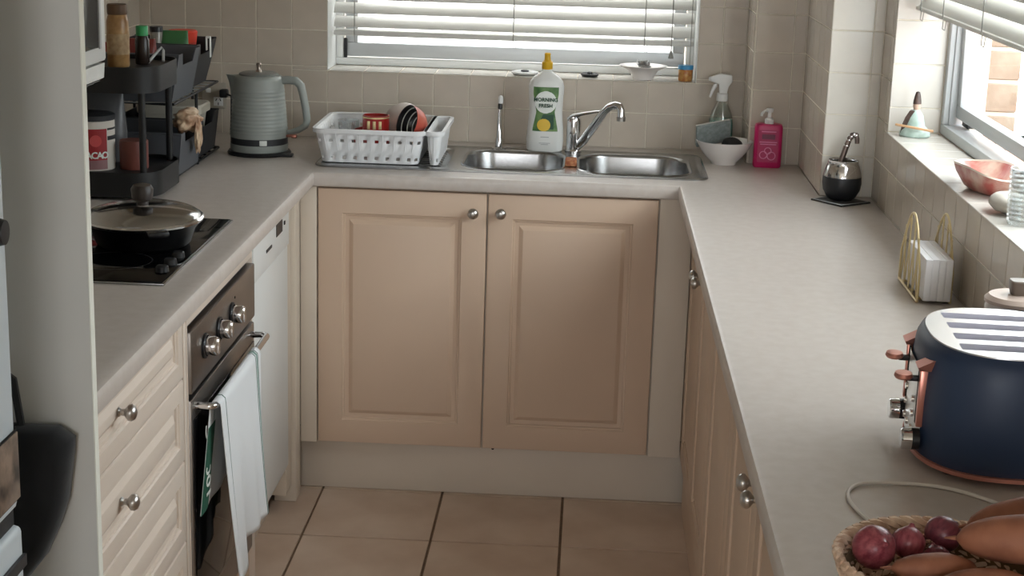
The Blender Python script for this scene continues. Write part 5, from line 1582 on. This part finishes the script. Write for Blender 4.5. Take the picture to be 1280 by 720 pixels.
# ------------------------------------------------------------------ outside the side window
yard = struct(MB().box(XW + 0.232, 6.0, -8.0, 4.0, -0.30, -0.20).box(-4.0, XW + 0.232, 0.232, 4.0, -0.30, -0.20).build('ground_outside', mat('pale_paving', srgb(176, 164, 148), 0.9, var=0.2, vscale=6), None, False))
M_brick = mat('buff_brick', srgb(142, 126, 112), 0.85, c2=srgb(126, 108, 94), vscale=18, rnd=0.08, bump=0.5, bscale=60)
bp_ = thing('brick_pier', 'buff brick pier outside the side window', 'pier', (0, 0, 0))
MB().box(1.728, 1.845, -0.388, -0.284, -0.20, 2.30).build('mortar_core', mat('mortar', srgb(206, 196, 182), 0.95, var=0.1), bp_, False)
bm1 = MB().box(-0.0602, 0.0602, -0.055, 0.055, -0.038, 0.038, 0.003, 1).mesh('brick')
bm1.materials.append(M_brick)
z = -0.158
while z < 2.26:
    o = bpy.data.objects.new('brick', bm1)
    col.objects.link(o)
    o.parent = bp_
    o.location = (1.7865, -0.339, z)
    z += 0.086
# low terracotta planter wall and shrubs beyond
tw = thing('planter', 'terracotta planter box outside below the side window', 'planter', (1.95, -1.15, -0.2))
b = MB()
b.loft([ring(rrect(-0.16, 0.16, -0.55, 0.45, 0.02, 3), 0.0), ring(rrect(-0.18, 0.18, -0.58, 0.48, 0.02, 3), 1.15), ring(rrect(-0.20, 0.20, -0.60, 0.50, 0.02, 3), 1.15), ring(rrect(-0.20, 0.20, -0.60, 0.50, 0.02, 3), 1.23), ring(rrect(-0.165, 0.165, -0.565, 0.465, 0.02, 3), 1.23), ring(rrect(-0.165, 0.165, -0.565, 0.465, 0.02, 3), 1.18)])
b.build('box', mat('terracotta', srgb(206, 140, 104), 0.85, var=0.15, vscale=20), tw)
def shrub(label, x, y, zb_, rx, rz, seed, tone):
    o = thing('shrub', label, 'shrub', (x, y, -0.2))
    MB().tube([(0, 0, 0.0), (0.02, 0.01, zb_ + 0.25)], 0.03, 8, radii=[0.04, 0.02]).build('stem', mat('bark', srgb(96, 76, 58), 0.9), o)
    rnd_ = random.Random(seed)
    m = bmesh.new()
    for k in range(900):
        v = Vector((rnd_.gauss(0, 1), rnd_.gauss(0, 1), rnd_.gauss(0, 1)))
        v = v.normalized() * rnd_.uniform(0.55, 1.0)
        c_ = Vector((v.x * rx, v.y * rx, zb_ + 0.2 + (v.z + 1) * rz))
        a_ = Vector((rnd_.uniform(-1, 1), rnd_.uniform(-1, 1), rnd_.uniform(-0.5, 1))).normalized()
        s_ = a_.cross(Vector((rnd_.uniform(-1, 1), rnd_.uniform(-1, 1), rnd_.uniform(-1, 1)))).normalized()
        L, W_ = 0.06, 0.022
        q_ = [m.verts.new(c_ - a_ * L * 0.5), m.verts.new(c_ + s_ * W_), m.verts.new(c_ + a_ * L * 0.5), m.verts.new(c_ - s_ * W_)]
        m.faces.new(q_)
    f = MB().merge(m).build('foliage', mat('leaf_green_%d' % tone, (srgb(120, 160, 92), srgb(96, 140, 84))[tone], 0.6, c2=(srgb(84, 124, 66), srgb(70, 110, 66))[tone], vscale=12), o, False)
    f['kind'] = 'stuff'
shrub('leafy green shrub growing beyond the brick pier', 2.42, 0.25, 0.9, 0.38, 0.42, 11, 0)
shrub('darker leafy shrub behind the terracotta planter', 2.75, -0.75, 0.55, 0.40, 0.40, 12, 1)
bf = thing('garden_wall', 'long rendered garden wall behind the shrubs outside', 'wall', (3.4, -1.0, -0.2))
MB().box(0, 0.15, -6.0, 4.5, 0.0, 1.35, 0.01).build('wall_body', mat('cream_render', srgb(206, 196, 180), 0.9, var=0.1), bf)
MB().box(-0.03, 0.18, -6.03, 4.53, 1.351, 1.41, 0.01).build('coping', mat('terracotta', srgb(206, 140, 104), 0.85), bf)
# ------------------------------------------------------------------ unseen paling fence, added to cut the daylight through the back window
pf_ = thing('added_light_cut_fence', 'grey paling fence added outside to cut the light through the frosted sink window', 'fence', (0, 1.25, -0.2))
M_pale = mat('weathered_paling', srgb(170, 164, 154), 0.9, c2=srgb(146, 140, 130), vscale=8, rnd=0.1, stretch=(6, 6, 0.5))
pale_me = MB().box(-0.058, 0.058, 0.0, 0.018, 0.0, 2.35, 0.002, 1).mesh('paling')
pale_me.materials.append(M_pale)
for k in range(26):
    o = bpy.data.objects.new('paling', pale_me)
    col.objects.link(o)
    o.parent = pf_
    o.location = (-1.1 + k * 0.121, random.uniform(0, 0.004), 0)
for zz in (0.4, 1.2, 2.0):
    MB().box(-1.16, 1.98, 0.0225, 0.065, zz, zz + 0.07, 0.002).build('rail', M_pale, pf_)
